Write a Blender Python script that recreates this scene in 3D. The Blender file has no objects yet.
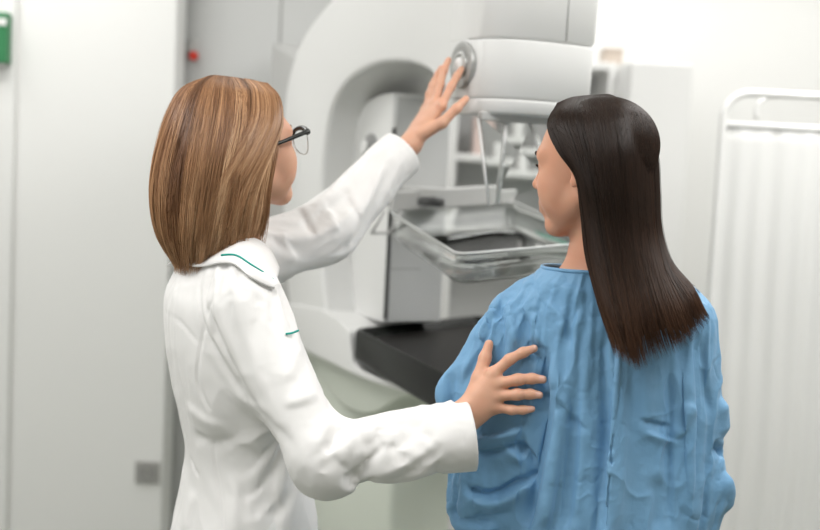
import bpy, bmesh, math, random
import numpy as np
from mathutils import Vector, Matrix
from mathutils.bvhtree import BVHTree

random.seed(7)
RNG = np.random.default_rng(11)
S = bpy.context.scene
COL = S.collection

# ------------------------------------------------------------------ camera
W, H = 820, 530
LENS = 50.0
FPX = W * LENS / 36.0
PITCH, ROLL = math.radians(4.8), math.radians(2.8)
CAM = np.array([0.0, 0.0, 1.5])
cam_d = bpy.data.cameras.new('camera')
cam = bpy.data.objects.new('camera', cam_d)
COL.objects.link(cam)
RM = Matrix.Rotation(math.pi / 2 - PITCH, 3, 'X') @ Matrix.Rotation(ROLL, 3, 'Z')
cam.matrix_world = Matrix.Translation(Vector(CAM)) @ RM.to_4x4()
cam_d.lens = LENS
cam_d.sensor_width = 36.0
cam_d.clip_start = 0.05
cam_d.dof.use_dof = True
cam_d.dof.focus_distance = 1.84
cam_d.dof.aperture_fstop = 2.3
S.camera = cam
RN = np.array(RM)

# ------------------------------------------------------------------ world, lights, exposure
S.view_settings.view_transform = 'Standard'
S.view_settings.look = 'None'
S.view_settings.gamma = 1.0
S.view_settings.exposure = -0.05
S.cycles.use_denoising = True
S.cycles.max_bounces = 10
S.cycles.diffuse_bounces = 6
S.cycles.transparent_max_bounces = 16
wd = bpy.data.worlds.new('world')
S.world = wd
wd.use_nodes = True
wd.node_tree.nodes['Background'].inputs[0].default_value = (0.9, 0.95, 1.0, 1)
wd.node_tree.nodes['Background'].inputs[1].default_value = 0.5


def area(name, loc, target, sx, sy, power, col=(1, 1, 1)):
    l = bpy.data.lights.new(name, 'AREA')
    l.shape = 'RECTANGLE'
    l.size, l.size_y = sx, sy
    l.energy = power
    l.color = col
    o = bpy.data.objects.new(name, l)
    COL.objects.link(o)
    o.location = loc
    o.rotation_euler = (Vector(target) - Vector(loc)).to_track_quat('-Z', 'Y').to_euler()
    return o


area('unseen_ceiling_light', (-1.1, 1.2, 2.66), (-1.1, 1.2, 0), 1.2, 1.2, 38, (1, 0.985, 0.965))
area('unseen_ceiling_light', (1.1, 1.2, 2.66), (1.1, 1.2, 0), 1.2, 1.2, 34, (1, 0.985, 0.965))
area('unseen_ceiling_light', (-1.4, 3.15, 2.66), (-1.4, 3.15, 0), 1.2, 0.6, 17, (1, 0.985, 0.965))
area('unseen_ceiling_light', (1.35, 2.75, 2.66), (1.35, 2.75, 0), 1.2, 1.2, 36, (1, 0.985, 0.965))
area('unseen_ceiling_light', (1.1, 4.3, 2.66), (1.1, 4.35, 0), 3.0, 0.5, 21, (1, 0.985, 0.965))  # extra unseen strip lamp, added to brighten the back wall
area('window_daylight', (-3.3, -0.6, 1.85), (0.2, 1.9, 1.3), 2.6, 1.4, 36, (0.98, 0.99, 1.0))


# ------------------------------------------------------------------ pixel <-> place helpers
def ray(px, py):
    d = np.array([(px - W / 2) / FPX, (H / 2 - py) / FPX, -1.0])
    d = RN @ d
    return d / d[1]                       # unit step in world y


def at(px, py, D):
    return CAM + ray(px, py) * D


def atz(px, py, z):
    r = ray(px, py)
    return CAM + r * ((z - CAM[2]) / r[2])


def proj(P):
    P = np.atleast_2d(P)
    q = (P - CAM) @ RN
    return np.stack([W / 2 + FPX * q[:, 0] / -q[:, 2], H / 2 - FPX * q[:, 1] / -q[:, 2]], 1)


# ------------------------------------------------------------------ materials
def node_mat(name):
    m = bpy.data.materials.new(name)
    m.use_nodes = True
    return m, m.node_tree, m.node_tree.nodes['Principled BSDF']


def mat(name, col, rough=0.5, metal=0.0, spec=0.5, noise=None, bump=None, var=None, sub=0.0, trans=0.0, ior=1.45, coat=0.0,
        sheen=0.0):
    m, t, b = node_mat(name)
    b.inputs['Base Color'].default_value = (*col, 1)
    b.inputs['Roughness'].default_value = rough
    b.inputs['Metallic'].default_value = metal
    b.inputs['Specular IOR Level'].default_value = spec
    b.inputs['IOR'].default_value = ior
    b.inputs['Transmission Weight'].default_value = trans
    b.inputs['Coat Weight'].default_value = coat
    b.inputs['Sheen Weight'].default_value = sheen
    if sub:
        b.inputs['Subsurface Weight'].default_value = sub
        b.inputs['Subsurface Radius'].default_value = (1.0, 0.35, 0.2)
        b.inputs['Subsurface Scale'].default_value = 0.012
    tc = t.nodes.new('ShaderNodeTexCoord')
    if var:                                # (scale, second colour, amount)
        n = t.nodes.new('ShaderNodeTexNoise')
        n.inputs['Scale'].default_value = var[0]
        n.inputs['Detail'].default_value = 4
        t.links.new(tc.outputs['Object'], n.inputs['Vector'])
        r = t.nodes.new('ShaderNodeValToRGB')
        r.color_ramp.elements[0].position = 0.5 - var[2]
        r.color_ramp.elements[1].position = 0.5 + var[2]
        r.color_ramp.elements[0].color = (*col, 1)
        r.color_ramp.elements[1].color = (*var[1], 1)
        t.links.new(n.outputs['Fac'], r.inputs['Fac'])
        t.links.new(r.outputs['Color'], b.inputs['Base Color'])
    if bump:                               # list of (kind, scale, strength, distance)
        prev = None
        for kind, sc, st, dist in bump:
            if kind == 'noise':
                n = t.nodes.new('ShaderNodeTexNoise')
                n.inputs['Detail'].default_value = 5
                out = n.outputs['Fac']
            elif kind == 'voronoi':
                n = t.nodes.new('ShaderNodeTexVoronoi')
                n.feature = 'F1'
                out = n.outputs['Distance']
            else:
                n = t.nodes.new('ShaderNodeTexWave')
                n.inputs['Distortion'].default_value = 1.0
                out = n.outputs['Fac']
            n.inputs['Scale'].default_value = sc
            t.links.new(tc.outputs['Object'], n.inputs['Vector'])
            bp = t.nodes.new('ShaderNodeBump')
            bp.inputs['Strength'].default_value = st
            bp.inputs['Distance'].default_value = dist
            t.links.new(out, bp.inputs['Height'])
            if prev:
                t.links.new(prev.outputs['Normal'], bp.inputs['Normal'])
            prev = bp
        t.links.new(prev.outputs['Normal'], b.inputs['Normal'])
    return m


def hair_mat(name, stops, rough=0.4, spec=0.35):
    m, t, b = node_mat(name)
    a = t.nodes.new('ShaderNodeAttribute')
    a.attribute_name = 'tone'
    r = t.nodes.new('ShaderNodeValToRGB')
    while len(r.color_ramp.elements) < len(stops):
        r.color_ramp.elements.new(0.5)
    for e, (p, c) in zip(r.color_ramp.elements, stops):
        e.position = p
        e.color = (*c, 1)
    t.links.new(a.outputs['Fac'], r.inputs['Fac'])
    t.links.new(r.outputs['Color'], b.inputs['Base Color'])
    b.inputs['Roughness'].default_value = rough
    b.inputs['Specular IOR Level'].default_value = spec
    return m


M_WALL = mat('wall_paint', (0.80, 0.80, 0.785), 0.6, bump=[('noise', 60, 0.05, 0.002)])
M_WALL_GREY = mat('grey_wall_paint', (0.74, 0.74, 0.73), 0.6, bump=[('noise', 60, 0.05, 0.002)])
M_FLOOR = mat('green_vinyl', (0.19, 0.20, 0.16), 0.4, var=(30, (0.22, 0.23, 0.185), 0.2))
M_CEIL = mat('ceiling_paint', (0.85, 0.85, 0.84), 0.7)
M_DARK_GROOVE = mat('dark_joint', (0.09, 0.09, 0.09), 0.6)
M_WHITE = mat('white_enamel', (0.74, 0.74, 0.73), 0.32, spec=0.45)
M_WHITE2 = mat('white_plastic', (0.78, 0.78, 0.77), 0.4)
M_GREY = mat('light_grey_plastic', (0.50, 0.50, 0.49), 0.4)
M_GREYPANEL = mat('grey_panel', (0.52, 0.525, 0.52), 0.45)
M_MIDGREY = mat('mid_grey_plastic', (0.24, 0.24, 0.235), 0.4)
M_DARK = mat('dark_grey', (0.06, 0.06, 0.06), 0.4)
M_BLACK = mat('black_gloss', (0.006, 0.007, 0.006), 0.2, spec=0.14, ior=1.4)
M_BLACKSURF = mat('black_carbon_surface', (0.016, 0.015, 0.014), 0.4, spec=0.12, ior=1.35, var=(40, (0.016, 0.015, 0.014), 0.3))
M_STEEL = mat('brushed_steel', (0.58, 0.58, 0.57), 0.35, metal=0.8)
M_RED = mat('red_plastic', (0.62, 0.03, 0.012), 0.35)
M_GREEN = mat('green_sign', (0.012, 0.15, 0.05), 0.4, var=(8, (0.03, 0.21, 0.075), 0.3))
M_ACRYL = mat('clear_acrylic', (0.93, 0.95, 0.94), 0.03, trans=1.0, ior=1.3)
M_PIPE = mat('white_pipe', (0.80, 0.80, 0.79), 0.3)
M_CURT = mat('white_curtain', (0.77, 0.77, 0.76), 0.8, bump=[('noise', 300, 0.1, 0.001)])
M_TEAL = mat('teal_piping', (0.0, 0.30, 0.25), 0.6)
M_COAT = mat('coat_cotton', (0.77, 0.76, 0.75), 0.85, sheen=0.1,
             bump=[('noise', 900, 0.12, 0.0006), ('noise', 16, 0.10, 0.005)])
M_GOWN = mat('blue_nonwoven', (0.155, 0.340, 0.555), 0.52, spec=0.4, sheen=0.1, var=(6, (0.19, 0.38, 0.585), 0.3),
             bump=[('noise', 700, 0.25, 0.0008), ('voronoi', 26, 0.30, 0.004), ('noise', 34, 0.45, 0.006)])
M_SKIN = mat('skin_light', (0.66, 0.385, 0.265), 0.48, spec=0.4, sub=0.18, var=(30, (0.68, 0.36, 0.245), 0.25),
             bump=[('noise', 320, 0.12, 0.0008)])
M_SKIN2 = mat('skin_warm', (0.60, 0.325, 0.215), 0.45, spec=0.4, sub=0.18, var=(30, (0.62, 0.305, 0.20), 0.25),
              bump=[('noise', 320, 0.12, 0.0008)])
M_LIP = mat('lips', (0.50, 0.17, 0.135), 0.4)
M_NAIL = mat('nails', (0.70, 0.40, 0.31), 0.22, coat=0.3)
M_EYEW = mat('eye_white', (0.78, 0.76, 0.73), 0.15)
M_IRIS = mat('iris_brown', (0.05, 0.025, 0.012), 0.12)
M_BROW = mat('brow_dark', (0.03, 0.018, 0.012), 0.7)
M_BROW_L = mat('brow_light', (0.20, 0.11, 0.06), 0.7)
M_FRAME = mat('black_acetate', (0.010, 0.012, 0.010), 0.2, spec=0.6)
M_LENS = mat('spectacle_lens', (0.97, 0.97, 0.97), 0.02, trans=1.0, ior=1.05)
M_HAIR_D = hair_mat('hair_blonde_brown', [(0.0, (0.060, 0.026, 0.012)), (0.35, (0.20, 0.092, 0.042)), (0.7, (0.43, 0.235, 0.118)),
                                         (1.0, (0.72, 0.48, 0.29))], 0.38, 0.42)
M_HAIR_P = hair_mat('hair_dark_brown', [(0.0, (0.008, 0.0055, 0.0045)), (0.5, (0.028, 0.0155, 0.0105)), (1.0, (0.115, 0.055, 0.030))],
                    0.36, 0.22)
M_TROUSERS = mat('white_trousers', (0.75, 0.75, 0.74), 0.8)
M_SHOE = mat('white_clog', (0.7, 0.7, 0.69), 0.5)
M_BEIGE = mat('beige_card', (0.55, 0.47, 0.40), 0.6)
M_PINK = mat('pale_pink_plastic', (0.62, 0.50, 0.46), 0.5)
M_TEALBOX = mat('teal_box', (0.16, 0.42, 0.33), 0.5)


# ------------------------------------------------------------------ object helpers
def obj(name, me, m=None, parent=None, label=None, smooth=True):
    o = bpy.data.objects.new(name, me)
    COL.objects.link(o)
    if m is not None and len(me.materials) == 0:
        me.materials.append(m)
    if parent is not None:
        o.parent = parent
    if label:
        o['label'] = label
    if smooth:
        me.polygons.foreach_set('use_smooth', [True] * len(me.polygons))
    return o


def from_vf(name, V, F):
    me = bpy.data.meshes.new(name)
    V = np.asarray(V, dtype=np.float32)
    F = np.asarray(F, dtype=np.int32)
    n, k = F.shape
    me.vertices.add(len(V))
    me.vertices.foreach_set('co', V.ravel())
    me.loops.add(n * k)
    me.loops.foreach_set('vertex_index', F.ravel())
    me.polygons.add(n)
    me.polygons.foreach_set('loop_start', np.arange(0, n * k, k, dtype=np.int32))
    me.update(calc_edges=True)
    me.validate()
    return me


def from_bm(name, bm):
    me = bpy.data.meshes.new(name)
    bmesh.ops.recalc_face_normals(bm, faces=bm.faces)
    bm.to_mesh(me)
    bm.free()
    return me


def empty(name, loc, label, cat, group=None):
    o = bpy.data.objects.new(name, None)
    COL.objects.link(o)
    o.location = loc
    bpy.context.view_layer.update()
    o['label'] = label
    o['category'] = cat
    if group:
        o['group'] = group
    return o


def keep(o, parent):
    """parent a mesh whose vertices are already in world coordinates"""
    o.parent = parent
    o.matrix_parent_inverse = Matrix.Translation(-Vector(parent.location))
    return o


def tag(o, label, cat, group=None):
    o['label'] = label
    o['category'] = cat
    if group:
        o['group'] = group
    return o


def structure(o):
    o['kind'] = 'structure'
    return o


def bev(o, w, seg=3, ang=40):
    m = o.modifiers.new('bevel', 'BEVEL')
    m.width = w
    m.segments = seg
    m.limit_method = 'ANGLE'
    m.angle_limit = math.radians(ang)
    m.harden_normals = False
    return o


def box_bm(x0, y0, z0, x1, y1, z1, bm=None):
    bm = bm or bmesh.new()
    r = bmesh.ops.create_cube(bm, size=1.0)
    for v in r['verts']:
        v.co = Vector(((x0 + x1) / 2 + v.co.x * (x1 - x0), (y0 + y1) / 2 + v.co.y * (y1 - y0), (z0 + z1) / 2 + v.co.z * (z1 - z0)))
    return bm


def prism(pts, off):
    """closed polygon of 3D points swept by vector off"""
    bm = bmesh.new()
    a = [bm.verts.new(Vector(p)) for p in pts]
    b = [bm.verts.new(Vector(p) + Vector(off)) for p in pts]
    bm.faces.new(a)
    bm.faces.new(list(reversed(b)))
    n = len(pts)
    for i in range(n):
        bm.faces.new((a[i], b[i], b[(i + 1) % n], a[(i + 1) % n]))
    return bm


def catmull(P, n, closed=False):
    P = np.asarray(P, float)
    m = len(P)
    out = []
    segs = m if closed else m - 1
    for i in range(segs):
        if closed:
            p0, p1, p2, p3 = P[(i - 1) % m], P[i], P[(i + 1) % m], P[(i + 2) % m]
        else:
            p1, p2 = P[i], P[i + 1]
            p0 = P[i - 1] if i > 0 else 2 * p1 - p2
            p3 = P[i + 2] if i + 2 < m else 2 * p2 - p1
        for t in np.linspace(0, 1, n, endpoint=False):
            out.append(0.5 * ((2 * p1) + (-p0 + p2) * t + (2 * p0 - 5 * p1 + 4 * p2 - p3) * t * t + (-p0 + 3 * p1 - 3 * p2 + p3) * t ** 3))
    if not closed:
        out.append(P[-1])
    return np.array(out)


def tube_vf(path, rad, n=10, closed=False):
    path = np.asarray(path, float)
    m = len(path)
    rad = np.full(m, rad) if np.isscalar(rad) else np.asarray(rad)
    T = np.roll(path, -1, 0) - np.roll(path, 1, 0)
    if not closed:
        T[0] = path[1] - path[0]
        T[-1] = path[-1] - path[-2]
    T /= np.linalg.norm(T, axis=1)[:, None] + 1e-12
    up = np.array([0, 0, 1.0]) if abs(T[0][2]) < 0.9 else np.array([1.0, 0, 0])
    nrm = np.cross(T[0], up)
    nrm /= np.linalg.norm(nrm)
    V = []
    for i in range(m):
        nrm = nrm - T[i] * np.dot(nrm, T[i])
        nrm /= np.linalg.norm(nrm)
        bn = np.cross(T[i], nrm)
        for k in range(n):
            a = 2 * math.pi * k / n
            V.append(path[i] + rad[i] * (math.cos(a) * nrm + math.sin(a) * bn))
    F = []
    for i in range(m if closed else m - 1):
        j = (i + 1) % m
        for k in range(n):
            F.append((i * n + k, i * n + (k + 1) % n, j * n + (k + 1) % n, j * n + k))
    if not closed:
        V += [path[0], path[-1]]
        a, b = len(V) - 2, len(V) - 1
        for k in range(n):
            F.append((a, (k + 1) % n, k, k))
            F.append((b, (m - 1) * n + k, (m - 1) * n + (k + 1) % n, (m - 1) * n + (k + 1) % n))
    return np.array(V), F


def tube(name, path, rad, m, parent=None, n=10, closed=False):
    V, F = tube_vf(path, rad, n, closed)
    me = bpy.data.meshes.new(name)
    me.from_pydata([tuple(v) for v in V], [], [tuple(dict.fromkeys(f)) for f in F])
    o = obj(name, me, m)
    if parent is not None:
        keep(o, parent)
    return o


def lathe(name, prof, origin, axis, m, parent=None, n=40):
    """prof: list of (distance along axis, radius)"""
    axis = np.asarray(axis, float)
    axis /= np.linalg.norm(axis)
    up = np.array([0, 0, 1.0]) if abs(axis[2]) < 0.9 else np.array([1.0, 0, 0])
    e1 = np.cross(axis, up)
    e1 /= np.linalg.norm(e1)
    e2 = np.cross(axis, e1)
    bm = bmesh.new()
    rings = []
    for d, r in prof:
        rings.append([bm.verts.new(Vector(np.asarray(origin) + axis * d + r * (math.cos(2 * math.pi * k / n) * e1 + math.sin(2 * math.pi * k / n) * e2)))
                      for k in range(n)])
    for a, b in zip(rings, rings[1:]):
        for k in range(n):
            bm.faces.new((a[k], a[(k + 1) % n], b[(k + 1) % n], b[k]))
    bm.faces.new(rings[0])
    bm.faces.new(rings[-1])
    o = obj(name, from_bm(name, bm), m)
    bev(o, 0.0008, 2, 35)
    if parent is not None:
        keep(o, parent)
    return o


# ------------------------------------------------------------------ smooth solid modelling (distance fields on a grid)
def smin(a, b, k):
    if k <= 0:
        return np.minimum(a, b)
    h = np.maximum(k - np.abs(a - b), 0) / k
    return np.minimum(a, b) - h * h * k * 0.25


def smax(a, b, k):
    return -smin(-a, -b, k)


class Field:
    def __init__(self):
        self.items = []

    def add(self, op, k, fn, c, r):
        self.items.append((op, k, fn, np.asarray(c, float), float(r)))

    def cone(self, a, b, ra, rb, k=0.02, op='u'):
        a, b = np.asarray(a, float), np.asarray(b, float)
        ab = b - a
        L2 = max(ab @ ab, 1e-12)

        def fn(p):
            h = np.clip((p - a) @ ab / L2, 0, 1)
            return np.linalg.norm(p - a - h[:, None] * ab, axis=1) - (ra + (rb - ra) * h)
        self.add(op, k, fn, (a + b) / 2, math.sqrt(L2) / 2 + max(ra, rb))
        return self

    def chain(self, pts, rad, k=0.02, op='u'):
        for i in range(len(pts) - 1):
            self.cone(pts[i], pts[i + 1], rad[i], rad[i + 1], k, op)

    def ell(self, c, r, R=None, k=0.02, op='u'):
        c, r = np.asarray(c, float), np.asarray(r, float)
        R = np.eye(3) if R is None else np.asarray(R)

        def fn(p):
            q = (p - c) @ R
            k0 = np.linalg.norm(q / r, axis=1)
            k1 = np.linalg.norm(q / (r * r), axis=1) + 1e-9
            return np.where(k0 < 1e-4, -r.min(), k0 * (k0 - 1) / k1)
        self.add(op, k, fn, c, r.max())
        return self

    def cyl(self, a, b, r, k=0.004, op='s', r2=None):
        a, b = np.asarray(a, float), np.asarray(b, float)
        r2 = r if r2 is None else r2
        L = np.linalg.norm(b - a)
        ax = (b - a) / L

        def fn(p):
            t = (p - a) @ ax
            q = np.linalg.norm(p - a - t[:, None] * ax, axis=1)
            rr = r + (r2 - r) * np.clip(t / L, 0, 1)
            return np.maximum(q - rr, np.maximum(-t, t - L))
        self.add(op, k, fn, (a + b) / 2, math.hypot(L / 2, max(r, r2)))
        return self

    def loft(self, rows, yaw, k=0.03, op='u', e=2.3):
        """rows: (x, y, z, half width along the yawed side axis, half depth); top to bottom in any order"""
        rows = sorted(rows, key=lambda q: q[2])
        A = np.array(rows, float)
        zs = A[:, 2]
        zz = np.linspace(zs[0], zs[-1], 200)
        cols = []
        # smooth interpolation (pchip-like through catmull on z)
        for c in (0, 1, 3, 4):
            y = A[:, c]
            d = np.gradient(y, zs)
            i = np.clip(np.searchsorted(zs, zz) - 1, 0, len(zs) - 2)
            h = zs[i + 1] - zs[i]
            t = (zz - zs[i]) / h
            cols.append((2 * t ** 3 - 3 * t ** 2 + 1) * y[i] + (t ** 3 - 2 * t ** 2 + t) * h * d[i] + (-2 * t ** 3 + 3 * t ** 2) * y[i + 1] + (t ** 3 - t ** 2) * h * d[i + 1])
        cy, sy = math.cos(yaw), math.sin(yaw)

        def fn(p):
            z = np.clip(p[:, 2], zs[0], zs[-1])
            x = p[:, 0] - np.interp(z, zz, cols[0])
            y = p[:, 1] - np.interp(z, zz, cols[1])
            a = np.interp(z, zz, cols[2])
            b = np.interp(z, zz, cols[3])
            lx, ly = x * cy + y * sy, -x * sy + y * cy
            n = (np.abs(lx / a) ** e + np.abs(ly / b) ** e + 1e-12) ** (1 / e)
            g = np.sqrt((lx / a ** 2) ** 2 + (ly / b ** 2) ** 2) + 1e-6
            d = np.maximum((n - 1) * np.minimum(a, b), n * (n - 1) / g * 0.85)
            d = np.where(n < 1, (n - 1) * np.minimum(a, b), d)
            dz = np.maximum(zs[0] - p[:, 2], p[:, 2] - zs[-1])
            return np.maximum(d, dz)
        c = A[:, :3].mean(0)
        self.add(op, k, fn, c, (zs[-1] - zs[0]) / 2 + A[:, 3:].max() + 0.15)
        return self

    def __call__(self, p, c=None, r=None):
        d = np.full(len(p), 1.0)
        for op, k, fn, ic, ir in self.items:
            if c is not None and np.linalg.norm(ic - c) - ir - r > k + 0.04:
                continue
            if op == 'u':
                d = smin(d, fn(p), k)
            else:
                d = smax(d, -fn(p), k)
        return d

    def mesh(self, h, smooth=2):
        B = 16
        lo = np.min([i[3] - i[4] for i in self.items if i[0] == 'u'], 0) - 2 * h
        hi = np.max([i[3] + i[4] for i in self.items if i[0] == 'u'], 0) + 2 * h
        nb = np.ceil((hi - lo) / (h * B)).astype(int)
        g = np.stack(np.meshgrid(*[np.arange(n) for n in nb], indexing='ij'), -1).reshape(-1, 3)
        cen = lo + (g + 0.5) * B * h
        R = B * h * math.sqrt(3) / 2
        d = np.concatenate([self(c_) for c_ in np.array_split(cen, max(1, len(cen) // 50000))])
        g = g[np.abs(d) < R * 1.5 + 0.01]
        N = nb * B + 2
        ids = lambda q: (q[..., 0].astype(np.int64) * N[1] + q[..., 1]) * N[2] + q[..., 2]
        ax = np.arange(B + 1)
        loc = np.stack(np.meshgrid(ax, ax, ax, indexing='ij'), -1)
        flat = loc.reshape(-1, 3)
        cv, ci, qd = [], [], []
        corner = np.array([(i, j, k) for i in (0, 1) for j in (0, 1) for k in (0, 1)])
        edges = [(a, b) for a in range(8) for b in range(a + 1, 8) if np.abs(corner[a] - corner[b]).sum() == 1]
        for blk in g:
            base = blk * B
            P = lo + (base + flat) * h
            f = self(P, lo + (base + B / 2) * h, R)
            if f.min() > 0 or f.max() < 0:
                continue
            f = f.reshape(B + 1, B + 1, B + 1)
            C = np.stack([f[i:i + B, j:j + B, k:k + B] for i, j, k in corner], -1)
            neg = C < 0
            act = neg.any(-1) & ~neg.all(-1)
            idx = np.argwhere(act)
            if len(idx):
                v = C[act]
                acc = np.zeros((len(idx), 3))
                cnt = np.zeros(len(idx))
                for a, b in edges:
                    s = (v[:, a] < 0) != (v[:, b] < 0)
                    t = np.where(s, v[:, a] / np.where(s, v[:, a] - v[:, b], 1), 0)
                    acc += s[:, None] * (corner[a] + t[:, None] * (corner[b] - corner[a]))
                    cnt += s
                cv.append(lo + (base + idx + acc / cnt[:, None]) * h)
                ci.append(ids(base + idx))
            for axn in range(3):
                sl0 = [slice(0, B)] * 3
                sl1 = list(sl0)
                sl1[axn] = slice(1, B + 1)
                s0 = f[tuple(sl0)] < 0
                s1 = f[tuple(sl1)] < 0
                e = np.argwhere(s0 != s1)
                if not len(e):
                    continue
                flip = s0[tuple(e.T)]
                o1, o2 = np.zeros(3, int), np.zeros(3, int)
                o1[(axn + 1) % 3] = 1
                o2[(axn + 2) % 3] = 1
                q = base + e
                quad = np.stack([ids(q), ids(q - o1), ids(q - o1 - o2), ids(q - o2)], 1)
                quad[~flip] = quad[~flip][:, ::-1]
                qd.append(quad)
        V = np.concatenate(cv)
        I = np.concatenate(ci)
        Q = np.concatenate(qd)
        o = np.argsort(I)
        I, V = I[o], V[o]
        F = np.searchsorted(I, Q)
        F = np.clip(F, 0, len(I) - 1)
        ok = (I[F] == Q).all(1)
        F = F[ok]
        V = relax(V, F, smooth)
        return V, F


def relax(V, F, it):
    E = np.concatenate([F[:, [0, 1]], F[:, [1, 2]], F[:, [2, 3]], F[:, [3, 0]]])
    n = len(V)
    deg = np.bincount(E[:, 0], minlength=n) + np.bincount(E[:, 1], minlength=n)
    for i in range(it):
        lam = 0.5 if i % 2 == 0 else -0.45
        acc = np.stack([np.bincount(E[:, 0], V[E[:, 1], c], n) + np.bincount(E[:, 1], V[E[:, 0], c], n) for c in range(3)], 1)
        V = V + lam * (acc / np.maximum(deg, 1)[:, None] - V)
    return V


def normals(V, F):
    n = np.cross(V[F[:, 2]] - V[F[:, 0]], V[F[:, 3]] - V[F[:, 1]])
    N = np.stack([sum(np.bincount(F[:, j], n[:, c], len(V)) for j in range(4)) for c in range(3)], 1)
    return N / (np.linalg.norm(N, axis=1)[:, None] + 1e-12)


_perm = RNG.random((64, 64, 64))


def vnoise(P):
    i = np.floor(P).astype(int)
    f = P - i
    f = f * f * (3 - 2 * f)
    r = 0
    for a in (0, 1):
        for b in (0, 1):
            for c in (0, 1):
                w = np.where(a, f[:, 0], 1 - f[:, 0]) * np.where(b, f[:, 1], 1 - f[:, 1]) * np.where(c, f[:, 2], 1 - f[:, 2])
                r = r + w * _perm[(i[:, 0] + a) % 64, (i[:, 1] + b) % 64, (i[:, 2] + c) % 64]
    return r * 2 - 1


class Cloth:
    """a garment mesh that takes folds: each fold is a line of points on its surface, raised or sunk, soft or sharp on one side"""

    def __init__(self, V, F):
        self.V, self.F = V, F
        self.N = normals(self.V, self.F)
        self.P0 = self.V.copy()
        self.uv = proj(self.V)

    def on(self, pts):
        out = []
        vis = (self.N * (CAM - self.P0)).sum(1) > 0
        idx = np.where(vis)[0]
        for x, y in pts:
            d2 = (self.uv[idx, 0] - x) ** 2 + (self.uv[idx, 1] - y) ** 2
            c = idx[d2 < 36]
            if not len(c):
                c = idx[[np.argmin(d2)]]
            depth = self.P0[c, 1]
            c = c[depth < depth.min() + 0.03]
            j = c[np.argmin((self.uv[c, 0] - x) ** 2 + (self.uv[c, 1] - y) ** 2)]
            out.append(self.P0[j])
        return np.array(out)

    def fold(self, pts, w, h, sharp=0.0, taper=0.25, three=False):
        path = np.asarray(pts, float) if three else self.on(pts)
        path = catmull(path, 8)
        lo, hi = path.min(0) - 4 * w, path.max(0) + 4 * w
        idx = np.where(((self.P0 > lo) & (self.P0 < hi)).all(1))[0]
        if not len(idx):
            return
        P = self.P0[idx]
        best = np.full(len(idx), 1e9)
        bt = np.zeros(len(idx))
        side = np.zeros(len(idx))
        L = np.concatenate([[0], np.cumsum(np.linalg.norm(np.diff(path, axis=0), axis=1))])
        for i in range(len(path) - 1):
            a, b = path[i], path[i + 1]
            ab = b - a
            t = np.clip((P - a) @ ab / (ab @ ab + 1e-12), 0, 1)
            v = P - a - t[:, None] * ab
            d = np.linalg.norm(v, axis=1)
            s = np.einsum('ij,ij->i', np.cross(np.broadcast_to(ab, P.shape), self.N[idx]), v)
            m = d < best
            best[m] = d[m]
            bt[m] = (L[i] + t[m] * (L[i + 1] - L[i])) / L[-1]
            side[m] = np.sign(s[m])
        ww = w * np.where(side > 0, 1 + sharp, 1 - sharp)
        prof = np.exp(-(best / ww) ** 2)
        tp = np.clip(np.minimum(bt, 1 - bt) / max(taper, 1e-3), 0, 1)
        tp = tp * tp * (3 - 2 * tp)
        self.V[idx] += self.N[idx] * (h * prof * tp)[:, None]

    def ripple(self, amp, scale, stretch=(1, 1, 1), mask=None, ridged=True, seed=0):
        q = (self.P0 * np.array(stretch)) * scale + seed * 7.3
        q = q + 0.35 * np.stack([vnoise(q * 1.7 + 3), vnoise(q * 1.7 + 9), vnoise(q * 1.7 + 17)], 1)
        n = vnoise(q)
        if ridged:
            n = 1 - 2 * np.abs(n) ** 0.8
        if mask is not None:
            n = n * mask(self.P0)
        self.V += self.N * (amp * n)[:, None]

    def crease(self, amp, scale, w=0.10, stretch=(1, 1, 1), seed=0, keep_=0.0):
        """thin sharp crumple lines, only in patches"""
        q = (self.P0 * np.array(stretch)) * scale + seed * 5.1
        n = vnoise(q) + 0.35 * vnoise(q * 2.1 + 4)
        patch = np.clip((vnoise(self.P0 * scale * 0.45 + seed * 3.3 + 20) - keep_) * 3, 0, 1)
        self.V += self.N * (amp * np.exp(-np.abs(n) / w) * patch)[:, None]

    def build(self, name, m, parent, th=0.0):
        o = obj(name, from_vf(name, self.V, self.F), m)
        if th:
            s = o.modifiers.new('solid', 'SOLIDIFY')
            s.thickness = th
            s.offset = -1
        return keep(o, parent)

    def tree(self):
        return BVHTree.FromPolygons(self.V.tolist(), self.F.tolist())


def evaluated(o):
    dg = bpy.context.evaluated_depsgraph_get()
    ev = o.evaluated_get(dg)
    me = ev.to_mesh()
    P = np.zeros(len(me.vertices) * 3, np.float32)
    me.vertices.foreach_get('co', P)
    n = len(me.polygons)
    I = np.zeros(n * 4, np.int32)
    me.polygons.foreach_get('vertices', I)
    ev.to_mesh_clear()
    return P.reshape(-1, 3).astype(float), I.reshape(n, 4)


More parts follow.
